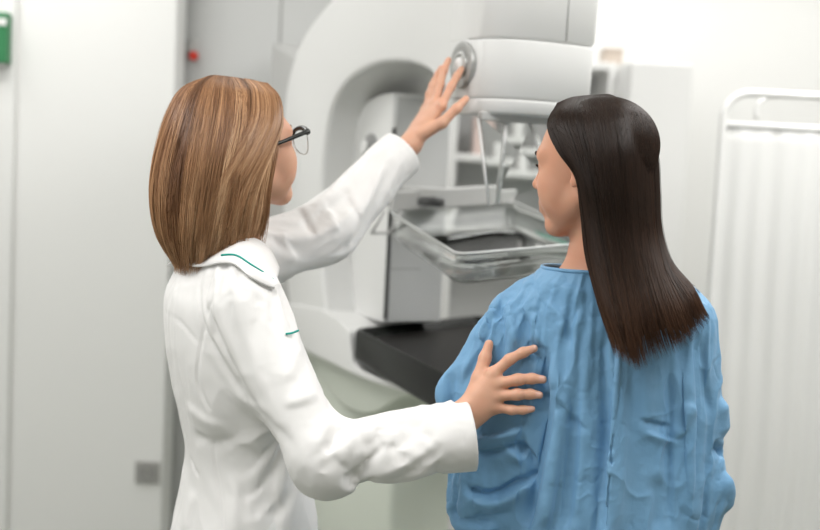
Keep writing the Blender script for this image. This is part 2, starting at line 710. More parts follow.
def drape(field, body, frames, hb, hc, keep_face, pin, expand=0.06, bend=0.15, stiff=25, mass=0.12, gap=0.004, sub=1, snap=None):
    """let a garment fall on the body under gravity and return the draped, refined mesh"""
    Vb, Fb = body.mesh(hb, 1)
    col = obj('collider', from_vf('collider', Vb, Fb))
    m = col.modifiers.new('c', 'COLLISION')
    col.collision.thickness_outer = 0.004
    col.collision.thickness_inner = 0.02
    col.collision.cloth_friction = 8
    V, F = field.mesh(hc, 3)
    F = F[keep_face(V[F].mean(1))]
    used = np.unique(F)
    mp = np.full(len(V), -1)
    mp[used] = np.arange(len(used))
    V, F = V[used], mp[F]
    if snap is not None:                                   # straighten the cut edges
        E = np.sort(np.concatenate([F[:, [0, 1]], F[:, [1, 2]], F[:, [2, 3]], F[:, [3, 0]]]), 1)
        key, cnt = np.unique(E[:, 0].astype(np.int64) * len(V) + E[:, 1], return_counts=True)
        bd = np.unique(np.concatenate([key[cnt == 1] // len(V), key[cnt == 1] % len(V)]))
        V[bd] = snap(V[bd])
    g = obj('cloth', from_vf('cloth', V, F))
    vg = g.vertex_groups.new(name='pin')
    w = pin(V)
    for i in np.where(w > 0.01)[0]:
        vg.add([int(i)], float(w[i]), 'REPLACE')
    c = g.modifiers.new('cl', 'CLOTH')
    s = c.settings
    s.quality = 6
    s.mass = mass
    s.tension_stiffness = s.compression_stiffness = stiff
    s.shear_stiffness = stiff * 0.6
    s.bending_stiffness = bend
    s.tension_damping = s.compression_damping = s.shear_damping = 8
    s.air_damping = 2
    s.vertex_group_mass = 'pin'
    s.shrink_min = -expand
    c.collision_settings.distance_min = gap
    c.collision_settings.use_self_collision = False
    c.point_cache.frame_start = 1
    c.point_cache.frame_end = frames
    for f in range(1, frames + 1):
        S.frame_set(f)
    P, F = evaluated(g)
    bpy.data.objects.remove(g)
    bpy.data.objects.remove(col)
    S.frame_set(1)
    if sub:
        t = obj('t', from_vf('t', P, F))
        mm = t.modifiers.new('s', 'SUBSURF')
        mm.levels = mm.render_levels = sub
        P, F = evaluated(t)
        bpy.data.objects.remove(t)
    return P, F

# ================================================================== the room
XL, XR, Y0, YB, ZC = -3.6, 3.6, -2.9, 4.95, 2.7


def slab(name, a, b, m):
    return structure(obj(name, from_bm(name, box_bm(*a, *b)), m, smooth=False))


slab('floor', (XL, Y0, -0.1), (XR, YB, 0), M_FLOOR)
slab('ceiling', (XL, Y0, ZC), (XR, YB, ZC + 0.1), M_CEIL)
slab('wall_back', (XL - 0.1, YB, 0), (XR + 0.1, YB + 0.1, ZC), M_WALL)
slab('wall_right', (XR, Y0, 0), (XR + 0.1, YB, ZC), M_WALL)
slab('wall_front', (XL - 0.1, Y0 - 0.1, 0), (XR + 0.1, Y0, ZC), M_WALL)
slab('wall_far_left', (XL - 0.1, Y0, 0), (XL, YB, ZC), M_WALL)
# the wall piece on the left that stands forward of the back wall
YL = 3.8
xe = float(at(168, 300, YL)[0])
wl = slab('wall_left', (XL, YL, 0), (xe, YL + 0.16, ZC), M_WALL)
bev(wl, 0.006, 2)
xs = float(at(13, 300, YL)[0])
sw = slab('trim_1', (XL, YL - 0.028, 0), (xs, YL, ZC), M_WALL)
bev(sw, 0.008, 3)

# green sign on the left edge
sg = empty('wall_sign', tuple(at(-25, 38, YL - 0.05)), 'small green wall sign with a white band at the top left edge', 'sign')
p = at(9, 13, YL - 0.06)
q = at(-60, 60, YL - 0.06)
b1 = keep(obj('sign_panel', from_bm('sign_panel', box_bm(q[0], YL - 0.075, q[2], p[0], YL - 0.03, p[2])), M_GREEN, smooth=False), sg)
bev(b1, 0.004, 2)
zz = at(4, 22, YL - 0.08)[2]
b2 = keep(obj('white_band', from_bm('white_band', box_bm(q[0] + 0.005, YL - 0.079, zz - 0.01, p[0] - 0.002, YL - 0.074, zz + 0.012)), M_WHITE2, smooth=False), sg)
zz = at(4, 62, YL - 0.08)[2]
b3 = keep(obj('grey_bracket', from_bm('grey_bracket', box_bm(q[0] + 0.02, YL - 0.065, zz - 0.014, p[0] - 0.012, YL - 0.028, zz + 0.014)), M_GREY, smooth=False), sg)

# wall socket
c = at(147.5, 472, YL - 0.002)
so = empty('wall_socket', tuple(c), 'small grey power socket low on the white wall', 'socket')
fr = keep(obj('socket_frame', from_bm('socket_frame', box_bm(c[0] - .041, YL - .012, c[2] - .038, c[0] + .041, YL, c[2] + .038)), mat('socket_grey', (0.36, 0.355, 0.34), 0.5), smooth=False), so)
bev(fr, 0.004, 3)
lathe('socket_well', [(0, 0.027), (0.003, 0.027), (0.003, 0.022), (-0.004, 0.02)], (c[0] + .002, YL - .011, c[2]), (0, -1, 0), M_MIDGREY, so)
for s in (-1, 1):
    lathe('socket_hole', [(0, .004), (.001, .004)], (c[0] + .002 + s * .009, YL - .0135, c[2]), (0, -1, 0), M_DARK, so, 12)

# ================================================================== mammography machine
FA = math.radians(64)
FV = np.array([math.cos(FA), -math.sin(FA), 0])       # towards the patient
AV = np.array([math.sin(FA), math.cos(FA), 0])        # across the machine
O = at(463, 66, 2.45)
O[2] = 0


def loc(u, v, z):
    return O + FV * u + AV * v + np.array([0, 0, z])


def side(px, py, v=0.0):
    r = ray(px, py)
    t = (O + AV * v - CAM) @ AV / (r @ AV)
    return CAM + r * t


def uvz(p):
    d = np.asarray(p) - O
    return float(d @ FV), float(d @ AV), float(d[2])


mach = empty('mammography_machine', tuple(loc(-0.75, 0.15, 0)), 'large white mammography machine with a rounded arm, clear paddle and black tray', 'medical machine')

Wd = 0.30
outer = catmull([side(*q) for q in [(298, 352), (288, 300), (282, 200), (283, 120), (288, 78), (300, 42), (318, 14), (345, -16), (385, -48), (440, -66), (470, -70)]], 8)
under = [side(*q) for q in [(470, 20), (468, 88), (462, 95), (452, 93)]]
inner = catmull([side(*q) for q in [(438, 88), (428, 72), (410, 64), (388, 63), (368, 68), (347, 82), (332, 106), (325, 140), (321, 190), (320, 250), (323, 292)]], 8)
prof = [tuple(p) for p in outer] + [tuple(p) for p in under] + [tuple(p) for p in inner] + [tuple(side(330, 352))]
o = keep(obj('gantry_arm', from_bm('gantry_arm', prism(prof, AV * Wd)), M_WHITE), mach)
bev(o, 0.018, 5, 55)

# lower housing carrying the tray
ZT = 1.085
d_hat = np.array(atz(474, 315.5, 1.085)) - np.array(atz(353, 328, 1.085))
d_hat /= np.linalg.norm(d_hat)
hb = catmull([side(*q) for q in [(284, 330), (300, 346), (330, 362), (366, 379), (398, 390), (417, 396), (429, 398)]], 6)
ht = [side(*q) for q in [(431, 395), (396, 383), (362, 371), (354, 362), (351, 331), (338, 318), (322, 309), (300, 305), (284, 304)]]
o = keep(obj('tray_housing', from_bm('tray_housing', prism([tuple(p - AV * 0.005) for p in hb] + [tuple(p - AV * 0.005) for p in ht], d_hat * 0.37)), M_WHITE), mach)
bev(o, 0.012, 4, 55)
zh = side(300, 305)[2]

# black image receptor tray: dished top, deep rounded rim
c0 = atz(353, 328, ZT)
c1 = atz(440, 372, ZT)
c2 = atz(474, 315.5, ZT)
d_f, d_a = c1 - c0, c2 - c0
d_f, d_a = d_f * 1.12, d_a * 1.06


def rrect(p0, a, b, r, n=8):
    la, lb = np.linalg.norm(a), np.linalg.norm(b)
    ea, eb = a / la, b / lb
    out = []
    for (ca, cb, s) in ((r, r, 180), (la - r, r, 270), (la - r, lb - r, 0), (r, lb - r, 90)):
        for k in range(n + 1):
            t = math.radians(s + 90 * k / n)
            out.append(p0 + ea * (ca + r * math.cos(t)) + eb * (cb + r * math.sin(t)))
    return out


def shrink(P, f):
    P = np.array(P)
    c = P.mean(0)
    d = np.linalg.norm(P - c, axis=1)[:, None]
    return c + (P - c) * (1 - f / d)


R0 = rrect(c0, d_f, d_a, 0.03)
bm = bmesh.new()
rings = []
up = np.array([0, 0, 1.0])
for sh, dz in ((0.02, -0.088), (0.006, -0.082), (0.0, -0.07), (0.0, -0.012), (0.003, -0.003), (0.008, 0.0), (0.014, -0.002), (0.020, -0.012), (0.045, -0.014), (0.05, -0.024)):
    rings.append([bm.verts.new(Vector(p + up * dz)) for p in shrink(R0, sh)])
n = len(R0)
for a, b in zip(rings, rings[1:]):
    for k in range(n):
        bm.faces.new((a[k], a[(k + 1) % n], b[(k + 1) % n], b[k]))
bm.faces.new(list(reversed(rings[0])))
bm.faces.new(rings[-1])
tray = keep(obj('support_tray', from_bm('support_tray', bm), M_BLACK), mach)
R1 = shrink(R0, 0.052)
o = keep(obj('tray_surface', from_bm('tray_surface', prism([tuple(p + up * -0.0235) for p in R1], (0, 0, 0.003))), M_BLACKSURF, smooth=False), tray)
o.parent = tray
o.matrix_parent_inverse = Matrix.Identity(4)
o.parent = tray
tray_fix = [(o, tray)]

# compression column: white left face, grey front face with a dark guide groove
vc = 0.09
uc = uvz(side(383, 314, vc))[0]
tl = side(351, 140, vc)
u0 = uvz(tl)[0]
ub = uc - 0.3
ztop = side(400, 92, vc)[2]
wc = next(w for w in np.arange(0.05, 0.4, 0.002) if proj(loc(uc, vc + w, 1.4))[0][0] > 447)
topc = catmull([side(*q, vc) for q in [(349, 170), (352, 125), (360, 108), (376, 96), (396, 92)]], 6)
ct = loc(uc, vc, ztop)
poly = [loc(uc, vc, zh), loc(uc, vc, ztop)] + [p for p in reversed(topc) if uvz(p)[0] < uc - 0.004] + [loc(ub, vc, zh)]
o = keep(obj('compression_column', from_bm('compression_column', prism([tuple(p) for p in poly], AV * wc)), M_WHITE2), mach)
bev(o, 0.006, 3, 55)
colm = o


def face_panel(name, u, v0, v1, z0, z1, th, m, parent=mach, b=0.004):
    P = [loc(u, v0, z0), loc(u, v1, z0), loc(u, v1, z1), loc(u, v0, z1)]
    q = keep(obj(name, from_bm(name, prism([tuple(p) for p in P], FV * th)), m, smooth=False), parent)
    if b:
        bev(q, b, 2)
    return q


face_panel('front_panel', uc + 0.001, vc + 0.012, vc + wc - 0.006, zh + 0.004, ztop - 0.01, 0.004, M_GREYPANEL)
zg = side(384, 128, vc)[2]
face_panel('guide_groove', uc + 0.002, vc + 0.001, vc + 0.010, zh + 0.012, zg, 0.003, M_DARK, b=0)
zs = side(410, 275, vc)[2]
face_panel('panel_seam', uc + 0.0035, vc + 0.013, vc + 0.10, zs, zs + 0.002, 0.002, M_MIDGREY, b=0)
kb = side(372, 147, vc)
lathe('compression_knob', [(0, 0.036), (0.008, 0.036), (0.010, 0.028), (0.020, 0.026), (0.024, 0.021)], kb, -AV, mat('knob_grey', (0.30, 0.30, 0.295), 0.4), mach)
lathe('knob_cap', [(0.0235, 0.020), (0.026, 0.018)], kb, -AV, M_WHITE2, mach)

# tube head: three covers with thin joints between them
def head_layer(name, z0, z1, g0, g1, m=M_WHITE):
    rings = []
    bm = bmesh.new()
    for z, g in ((z0, g0 - 0.006), (z0 + 0.006, g0), (z1 - 0.003, g1), (z1, g1 - 0.004)):
        base = [(-0.06, -0.001), (0.035, 0.001), (0.070, 0.014), (0.098, 0.042), (0.114, 0.08), (0.12, 0.14), (0.116, 0.205), (0.105, 0.25), (0.085, 0.264), (0.06, 0.272), (-0.06, 0.272)]
        pts = catmull([(u, v, 0) for u, v in base[1:-1]], 5)
        pl = [(-0.06, -0.001)] + [(q[0], q[1]) for q in pts] + [(-0.06, 0.272)]
        ring = []
        for u, v in pl:
            du = g if u > 0 else 0
            dv = 0 if u <= 0.05 and v < 0.1 else g * (v - 0.1) / 0.2
            ring.append(bm.verts.new(Vector(loc(u + du, v + dv, z))))
        rings.append(ring)
    n = len(rings[0])
    for a, b in zip(rings, rings[1:]):
        for k in range(n):
            bm.faces.new((a[k], a[(k + 1) % n], b[(k + 1) % n], b[k]))
    bm.faces.new(list(reversed(rings[0])))
    bm.faces.new(rings[-1])
    q = keep(obj(name, from_bm(name, bm), m), mach)
    bev(q, 0.003, 2, 50)
    return q


zq = [side(476, 113)[2], side(476, 97)[2], side(476, 38)[2], side(476, -60)[2]]
head_layer('head_lower_cover', zq[0], zq[1] - 0.0015, -0.004, 0.001)
head_layer('head_front_cover', zq[1] + 0.0005, zq[2] - 0.0015, 0.001, 0.004)
head_layer('head_upper_cover', zq[2] + 0.0005, zq[3], 0.004, 0.008)

vs = next(v for v in np.arange(0.15, 0.27, 0.002) if proj(loc(0.12, v, 1.85))[0][0] > 566)
face_panel('cover_seam', 0.1195, vs, vs + 0.002, zq[2] + 0.004, zq[3] - 0.01, 0.006, M_MIDGREY, b=0)
# dial on the side of the head
dc = side(463.5, 65)
dn = -AV
lathe('dial_plate', [(-0.004, 0.0495), (0.006, 0.0495), (0.008, 0.047), (0.008, 0.030), (0.006, 0.029)], dc, dn, mat('dial_grey', (0.40, 0.40, 0.39), 0.35, metal=0.3), mach)
lathe('dial_ring', [(0.006, 0.029), (0.011, 0.028), (0.012, 0.021), (0.008, 0.019)], dc, dn, M_STEEL, mach)
lathe('dial_button', [(0.006, 0.016), (0.014, 0.015), (0.017, 0.010)], dc, dn, M_WHITE2, mach)
for k in range(24):
    a = 2 * math.pi * k / 24
    e = FV * math.cos(a) + up * math.sin(a)
    lathe('dial_mark', [(0.0078, 0.0018), (0.0086, 0.0016)], dc + e * 0.0365, dn, M_MIDGREY, mach, 8)

# hanging face shield: clear sheet on two thin bright rods
def rod(name, pts, r, m=M_WHITE2):
    return tube(name, pts, r, m, mach, 8)


bz = zq[0]
sh0, sh1 = loc(0.075, 0.0, bz), loc(0.085, 0.25, bz)
face_panel('shield_rail', 0.055, 0.01, 0.27, bz - 0.014, bz + 0.004, 0.02, M_GREY, b=0.003)
Ds = loc(0.075, 0.1, 0)[1]
r1a, r1b = at(478, 118, Ds - 0.03), at(489, 206, Ds - 0.03)
r2a, r2b = at(506, 121, Ds), at(497, 204, Ds)
r3a, r3b = at(529, 121, Ds + 0.04), at(548, 178, Ds + 0.04)
rod('shield_rod', [r1a, r1b], 0.003)
rod('shield_rod', [r2a, r2b], 0.0052)
rod('shield_rod', [r3a, r3b], 0.003)
lathe('shield_clip', [(-0.006, 0.013), (0.006, 0.013)], at(506, 119, Ds), (0, -1, 0), M_GREY, mach, 20)
P = [at(480, 116, Ds - 0.028), at(534, 119, Ds + 0.045), at(553, 182, Ds + 0.045), at(490, 205, Ds - 0.028)]
keep(obj('face_shield', from_bm('face_shield', prism([tuple(p) for p in P], (0.001, 0.003, 0))), M_ACRYL, smooth=False), mach)

# compression paddle: clear open box on a grey bracket
zp = 1.425
k0 = np.array(at(390, 213, 2.86))
k3 = np.array(at(514, 204, 2.98))
k1 = np.array(at(458, 256, 2.30))
zp = (k0[2] + k3[2]) / 2
rim = rrect(k0, k1 - k0, k3 - k0, 0.03, 6)
bm = bmesh.new()
rings = []
for sh, dz in ((0.0, 0.0), (0.0, 0.003), (-0.006, 0.003), (-0.006, 0.0), (0.0, -0.002), (0.006, -0.050), (0.011, -0.059), (0.020, -0.062)):
    rings.append([bm.verts.new(Vector(p + up * dz)) for p in shrink(rim, sh)])
inner_r = []
for sh, dz in ((0.0205, -0.0595), (0.0135, -0.0565), (0.0088, -0.049), (0.0028, 0.0)):
    inner_r.append([bm.verts.new(Vector(p + up * dz)) for p in shrink(rim, sh)])
n = len(rim)
seq = rings[1:] + inner_r + [rings[1]]
for a, b in zip(seq, seq[1:]):
    if a is rings[-1] and b is inner_r[0]:
        bm.faces.new(a)
        bm.faces.new(b)
        continue
    for k in range(n):
        bm.faces.new((a[k], a[(k + 1) % n], b[(k + 1) % n], b[k]))
bmesh.ops.delete(bm, geom=[v for v in bm.verts if not v.link_faces], context='VERTS')
keep(obj('compression_paddle', from_bm('compression_paddle', bm), M_ACRYL), mach)
tube('paddle_rim', [p + up * 0.004 for p in shrink(rim, -0.004)], 0.0028, mat('paddle_edge', (0.55, 0.56, 0.55), 0.25), mach, 8, closed=True)
# bracket
bu = k0 * 0.98 + k3 * 0.02
e = (k3 - k0) / np.linalg.norm(k3 - k0)
L = np.linalg.norm(k3 - k0)
f = (k1 - k0) / np.linalg.norm(k1 - k0)
B0 = [k0 + e * 0.0 - f * 0.02 + up * 0.003, k0 + e * L - f * 0.02 + up * 0.003, k0 + e * L - f * 0.02 + up * 0.052, k0 + e * 0.01 - f * 0.02 + up * 0.052]
o = keep(obj('paddle_bracket', from_bm('paddle_bracket', prism([tuple(p) for p in B0], f * 0.022)), M_GREY, smooth=False), mach)
bev(o, 0.004, 3)
kk = at(431, 201, 2.80)
lathe('bracket_knob', [(-0.012, 0.034), (0.004, 0.034), (0.010, 0.028)], kk, up, M_DARK, mach)
for dx in (0.0, 0.045):
    s0 = at(372 + dx * 400, 232, 2.85)
    tube('bracket_rail', [s0, s0 + e * 0.03 + up * 0.05], 0.004, M_GREY, mach, 8)
tube('bracket_rail', [at(370, 233, 2.86), at(409, 233, 2.86)], 0.004, M_GREY, mach, 8)
A0 = [loc(uc - 0.02, vc + 0.03, zp + 0.0), loc(uc - 0.02, vc + 0.14, zp), loc(uc - 0.02, vc + 0.14, zp + 0.05), loc(uc - 0.02, vc + 0.03, zp + 0.05)]
ctr = (k0 + k3) / 2
o = keep(obj('bracket_arm', from_bm('bracket_arm', prism([tuple(p) for p in A0], FV * max(0.05, uvz(ctr)[0] - uc + 0.02))), M_GREY, smooth=False), mach)
bev(o, 0.005, 3)

# lower body and stand
lowb = catmull([side(*q, 0.04) for q in [(286, 352), (312, 362), (325, 385), (345, 408), (372, 414), (396, 400), (412, 396)]], 6)
P = [tuple(p) for p in lowb] + [tuple(side(412, 384, 0.04)), tuple(side(350, 360, 0.04)), tuple(side(290, 330, 0.04))]
M_PALE = mat('pale_green_grey_enamel', (0.66, 0.70, 0.62), 0.3)
o = keep(obj('lower_cover', from_bm('lower_cover', prism(P, AV * 0.24)), M_PALE), mach)
bev(o, 0.01, 3, 55)
ua, ub2 = uvz(side(284, 330, 0.06))[0], uvz(side(398, 400, 0.06))[0]


def upright(name, u0_, u1_, v0, v1, z0, z1, m, b=0.02):
    P = [loc(u0_, v0, z0), loc(u1_, v0, z0), loc(u1_, v1, z0), loc(u0_, v1, z0)]
    q = keep(obj(name, from_bm(name, prism([tuple(p) for p in P], (0, 0, z1 - z0))), m), mach)
    bev(q, b, 3)
    return q


upright('stand', ua + 0.05, ub2 - 0.04, 0.07, 0.25, 0.03, 1.0, M_PALE)
upright('foot_plate', ua - 0.05, ub2 + 0.0, 0.0, 0.32, 0.0, 0.03, M_GREY, 0.01)
# tall grey cabinet column behind the arm
yc = 4.0
xa, xb = at(172, 200, yc)[0], at(292, 200, yc)[0]
o = keep(obj('rear_column', from_bm('rear_column', box_bm(xa, yc, 0, xb + 0.25, yc + 0.5, 2.45)), mat('column_grey', (0.60, 0.605, 0.60), 0.45), smooth=False), mach)
bev(o, 0.01, 3)
xm = at(280, 40, yc)[0]
o = keep(obj('column_seam', from_bm('column_seam', box_bm(xm - 0.003, yc - 0.001, 0.02, xm + 0.003, yc + 0.002, 2.44)), M_MIDGREY, smooth=False), mach)
# bridge from the column to the arm
uo = uvz(side(300, 200))[0]
P = [loc(uo - 0.55, 0.08, 0.75), loc(uo + 0.02, 0.08, 0.85), loc(uo + 0.02, 0.08, 1.75), loc(uo - 0.55, 0.08, 1.9)]
o = keep(obj('arm_mount', from_bm('arm_mount', prism([tuple(p) for p in P], AV * 0.16)), M_GREY), mach)
bev(o, 0.015, 3)
# emergency stop
ec = at(193, 50, yc - 0.002)
stop = keep(obj('stop_base', from_bm('stop_base', box_bm(ec[0] - .020, yc - .02, ec[2] - .022, ec[0] + .016, yc, ec[2] + .036)), M_GREY, smooth=False), mach)
bev(stop, 0.008, 3)
ey = at(194, 56, yc - 0.03)
lathe('stop_button', [(0, 0.012), (0.012, 0.011), (0.012, 0.0165), (0.022, 0.0165), (0.026, 0.012)], (ey[0], yc - 0.02, ey[2]), (0, -1, 0), M_RED, mach, 24)

# ================================================================== white shelf unit and cupboard on the back wall
YS = 4.55
sx0, sx1 = at(449, 150, YS)[0], at(612, 150, YS)[0]
szt = at(600, 62, YS)[2]
shelf = empty('shelf_unit', ((sx0 + sx1) / 2, YS + 0.18, 0), 'white open shelf unit behind the machine', 'shelf')


def part_box(name, a, b, m, parent, bv=0.004):
    q = keep(obj(name, from_bm(name, box_bm(*a, *b)), m, smooth=False), parent)
    if bv:
        bev(q, bv, 2)
    return q


part_box('side_panel', (sx0, YS, 0), (sx0 + 0.03, YS + 0.36, szt), M_WHITE2, shelf)
part_box('side_panel', (sx1 - 0.03, YS, 0), (sx1, YS + 0.36, szt), M_WHITE2, shelf)
part_box('back_panel', (sx0 + 0.03, YS + 0.345, 0), (sx1 - 0.03, YS + 0.36, szt), M_GREYPANEL, shelf)
part_box('top_panel', (sx0 + 0.03, YS, szt - 0.03), (sx1 - 0.03, YS + 0.345, szt), M_WHITE2, shelf)
shz = [at(490, 155, YS)[2], at(560, 240, YS)[2], 0.75, 0.36, 0.06]
for z in shz:
    part_box('shelf_board', (sx0 + 0.03, YS + 0.002, z - 0.028), (sx1 - 0.03, YS + 0.345, z), M_WHITE2, shelf)


def jar(name, px, z, r, h, m, cap, label, cat):
    x = at(px, 150, YS + 0.12)[0]
    t = empty(name, (x, YS + 0.12, z), label, cat)
    lathe('jar_body', [(0.0, r * 0.9), (0.004, r), (h * 0.75, r), (h * 0.86, r * 0.7), (h * 0.9, r * 0.6)], (x, YS + 0.12, z), up, m, t, 24)
    lathe('jar_lid', [(h * 0.88, r * 0.66), (h, r * 0.66)], (x, YS + 0.12, z), up, cap, t, 24)
    return t


def box_thing(name, px0, px1, z, h, m, label, cat, y=YS + 0.06, d=0.14):
    x0, x1 = at(px0, 150, y)[0], at(px1, 150, y)[0]
    t = empty(name, ((x0 + x1) / 2, y + d / 2, z), label, cat)
    part_box('box_body', (x0, y, z), (x1, y + d, z + h * 0.8), m, t, 0.003)
    part_box('box_lid', (x0 - 0.002, y - 0.002, z + h * 0.8), (x1 + 0.002, y + d + 0.002, z + h), m, t, 0.003)
    return t


box_thing('carton', 473, 493, shz[0], 0.15, M_PINK, 'pale pinkish carton on the shelf below the machine head', 'box')
jar('jar', 497, shz[0], 0.022, 0.055, M_MIDGREY, M_DARK, 'small dark jar beside the pale pink carton', 'jar')
jar('jar', 517, shz[0], 0.022, 0.07, M_WHITE2, M_WHITE, 'small white jar on the shelf, right of the dark jar', 'jar')
box_thing('carton', 548, 590, shz[1], 0.05, M_TEALBOX, 'teal green carton seen through the clear paddle', 'box')
box_thing('carton', 599, 617, szt, 0.06, M_BEIGE, 'beige carton on top of the shelf unit', 'box', YS + 0.02)
x0_, x1_ = sx1 - 0.03 - 0.17, sx1 - 0.035
zb = at(600, 110, YS)[2]

# cupboard to the right of the shelf
YC2 = 4.28
cx0, cx1 = max(at(617, 150, YC2)[0], sx1 + 0.004), at(691, 120, YC2)[0]
czt = at(655, 62, YC2)[2]
cup = empty('cupboard', ((cx0 + cx1) / 2, YC2 + 0.2, 0), 'tall plain white cupboard against the back wall', 'cupboard')
part_box('body', (cx0, YC2 + 0.02, 0), (cx1, YC2 + 0.6, czt), M_WHITE2, cup, 0.006)
part_box('door', (cx0 + 0.003, YC2, 0.08), (cx1 - 0.003, YC2 + 0.019, czt - 0.004), M_WHITE2, cup, 0.005)

# ================================================================== folding screen with white curtain
YF = 3.35
screen = empty('folding_screen', tuple(at(790, 300, YF)[:2]) + (0,), 'white tubular folding screen with a pleated white curtain', 'privacy screen')
fx0 = at(719, 180, YF)[0]
fzt = at(770, 94, YF)[2]
fx1 = fx0 + 0.62
rr = 0.0115
path = [np.array([fx0, YF, 0.03])] + [np.array([fx0, YF, z]) for z in (0.5, 1.0, fzt - 0.09)]
for k in range(1, 9):
    a = math.radians(180 - 90 * k / 8)
    path.append(np.array([fx0 + 0.075 + 0.075 * math.cos(a), YF, fzt - 0.075 + 0.075 * math.sin(a)]))
for k in range(0, 9):
    a = math.radians(90 - 90 * k / 8)
    path.append(np.array([fx1 - 0.075 + 0.075 * math.cos(a), YF, fzt - 0.075 + 0.075 * math.sin(a)]))
path += [np.array([fx1, YF, z]) for z in (1.0, 0.5, 0.03)]
tube('frame', path, rr, M_PIPE, screen, 14)
zr = at(770, 127, YF)[2]
tube('curtain_rod', [np.array([fx0, YF, zr]), np.array([fx1, YF, zr])], 0.008, M_PIPE, screen, 12)
tube('curtain_rod', [np.array([fx0, YF, 0.3]), np.array([fx1, YF, 0.3])], 0.008, M_PIPE, screen, 12)
ccur = [np.array(at(757, 118, YF + 0.02)), np.array(at(757, 108, YF + 0.03)), np.array(at(764, 99, YF + 0.05)), np.array(at(785, 96, YF + 0.09)), np.array(at(830, 96, YF + 0.2))]
tube('rear_frame', list(catmull(ccur, 6)), 0.007, M_PIPE, screen, 10)
for x in (fx0, fx1):
    tube('foot', [np.array([x, YF - 0.2, 0.02]), np.array([x, YF + 0.2, 0.02])], 0.014, M_PIPE, screen, 12)
nx, nz = 140, 24
xs_ = np.linspace(fx0 + 0.012, fx1 - 0.012, nx)
V, F = [], []
for j in range(nz):
    z = zr + 0.012 - (zr + 0.012 - 0.27) * j / (nz - 1)
    for i, x in enumerate(xs_):
        ph = i / nx
        d = 0.0045 * math.sin(ph * 2 * math.pi * 9 + 0.6 * math.sin(j * 0.3)) + 0.003 * math.sin(ph * 2 * math.pi * 4.3 + 1)
        V.append((x, YF + 0.001 + d * min(1, 0.35 + j * 0.12), z))
for j in range(nz - 1):
    for i in range(nx - 1):
        F.append((j * nx + i, j * nx + i + 1, (j + 1) * nx + i + 1, (j + 1) * nx + i))
o = keep(obj('curtain', from_vf('curtain', V, F), M_CURT), screen)
sm = o.modifiers.new('solid', 'SOLIDIFY')
sm.thickness = 0.0012

# ================================================================== people: shared builders
def frame(yaw, pitch=0.0, roll=0.0):
    """columns: right, forward, up.  yaw: direction faced, measured from +x towards +y; pitch up positive"""
    f = np.array([math.cos(yaw), math.sin(yaw), 0])
    r = np.array([math.sin(yaw), -math.cos(yaw), 0])
    u = np.array([0, 0, 1.0])
    f2 = f * math.cos(pitch) + u * math.sin(pitch)
    u2 = -f * math.sin(pitch) + u * math.cos(pitch)
    r3 = r * math.cos(roll) + u2 * math.sin(roll)
    u3 = -r * math.sin(roll) + u2 * math.cos(roll)
    return np.stack([r3, f2, u3], 1)


def head(F, R, c, s=1.0):
    T = lambda x, y, z: c + R @ (np.array([x, y, z]) * s)
    E = lambda p, r, k=0.02, op='u': F.ell(T(*p), np.array(r) * s, R, k * s, op)
    C = lambda a, b, ra, rb, k=0.012, op='u': F.cone(T(*a), T(*b), ra * s, rb * s, k * s, op)
    E((0, -0.014, 0.030), (0.073, 0.092, 0.080))
    E((0, 0.030, 0.000), (0.061, 0.062, 0.085), 0.03)
    E((0, 0.040, -0.055), (0.050, 0.045, 0.045), 0.025)
    for x in (-1, 1):
        E((x * 0.036, 0.060, -0.026), (0.024, 0.024, 0.024), 0.02)          # cheek
        E((x * 0.034, 0.054, -0.050), (0.024, 0.024, 0.028), 0.02)
        C((x * 0.047, 0.004, -0.052), (x * 0.013, 0.064, -0.096), 0.014, 0.0125, 0.022)   # jaw line
        C((x * 0.012, 0.088, 0.021), (x * 0.044, 0.070, 0.021), 0.0085, 0.009, 0.02)     # brow ridge
    C((-0.006, 0.0745, -0.0950), (0.006, 0.0745, -0.0950), 0.0135, 0.0140, 0.02)          # chin
    for x in (-1, 1):
        E((x * 0.032, 0.094, 0.003), (0.018, 0.012, 0.012), 0.014, 's')       # eye socket
    C((0, 0.088, 0.012), (0, 0.105, -0.022), 0.0060, 0.0075, 0.012)            # nose bridge
    E((0, 0.105, -0.0245), (0.0085, 0.0085, 0.0075), 0.008)
    for x in (-1, 1):
        E((x * 0.0100, 0.095, -0.029), (0.0066, 0.0090, 0.0060), 0.006)
        E((x * 0.0055, 0.101, -0.0345), (0.003, 0.0045, 0.003), 0.003, 's')
    E((0, 0.085, -0.058), (0.026, 0.014, 0.022), 0.015)                         # mouth mound
    C((-0.017, 0.086, -0.0585), (0, 0.0985, -0.0545), 0.0035, 0.0048, 0.006)
    C((0.017, 0.086, -0.0585), (0, 0.0985, -0.0545), 0.0035, 0.0048, 0.006)
    C((-0.015, 0.087, -0.0635), (0, 0.0965, -0.0665), 0.0035, 0.0060, 0.006)
    C((0.015, 0.087, -0.0635), (0, 0.0965, -0.0665), 0.0035, 0.0060, 0.006)
    C((-0.021, 0.086, -0.0605), (0.021, 0.086, -0.0605), 0.0012, 0.0012, 0.002, 's')
    C((-0.008, 0.0995, -0.0600), (0.008, 0.0995, -0.0600), 0.0016, 0.0016, 0.003, 's')
    for x in (-1, 1):                                                          # eyelids
        E((x * 0.0315, 0.0735, 0.002), (0.0138, 0.0138, 0.0132), 0.006)
        E((x * 0.0315, 0.0885, 0.001), (0.0105, 0.0075, 0.0042), 0.003, 's')
        # ear
        E((x * 0.0735, -0.006, -0.004), (0.0075, 0.0165, 0.029), 0.006)
        E((x * 0.0795, -0.003, 0.001), (0.0045, 0.0095, 0.017), 0.004, 's')
        E((x * 0.0745, 0.003, -0.028), (0.0055, 0.008, 0.0085), 0.006)
    return T


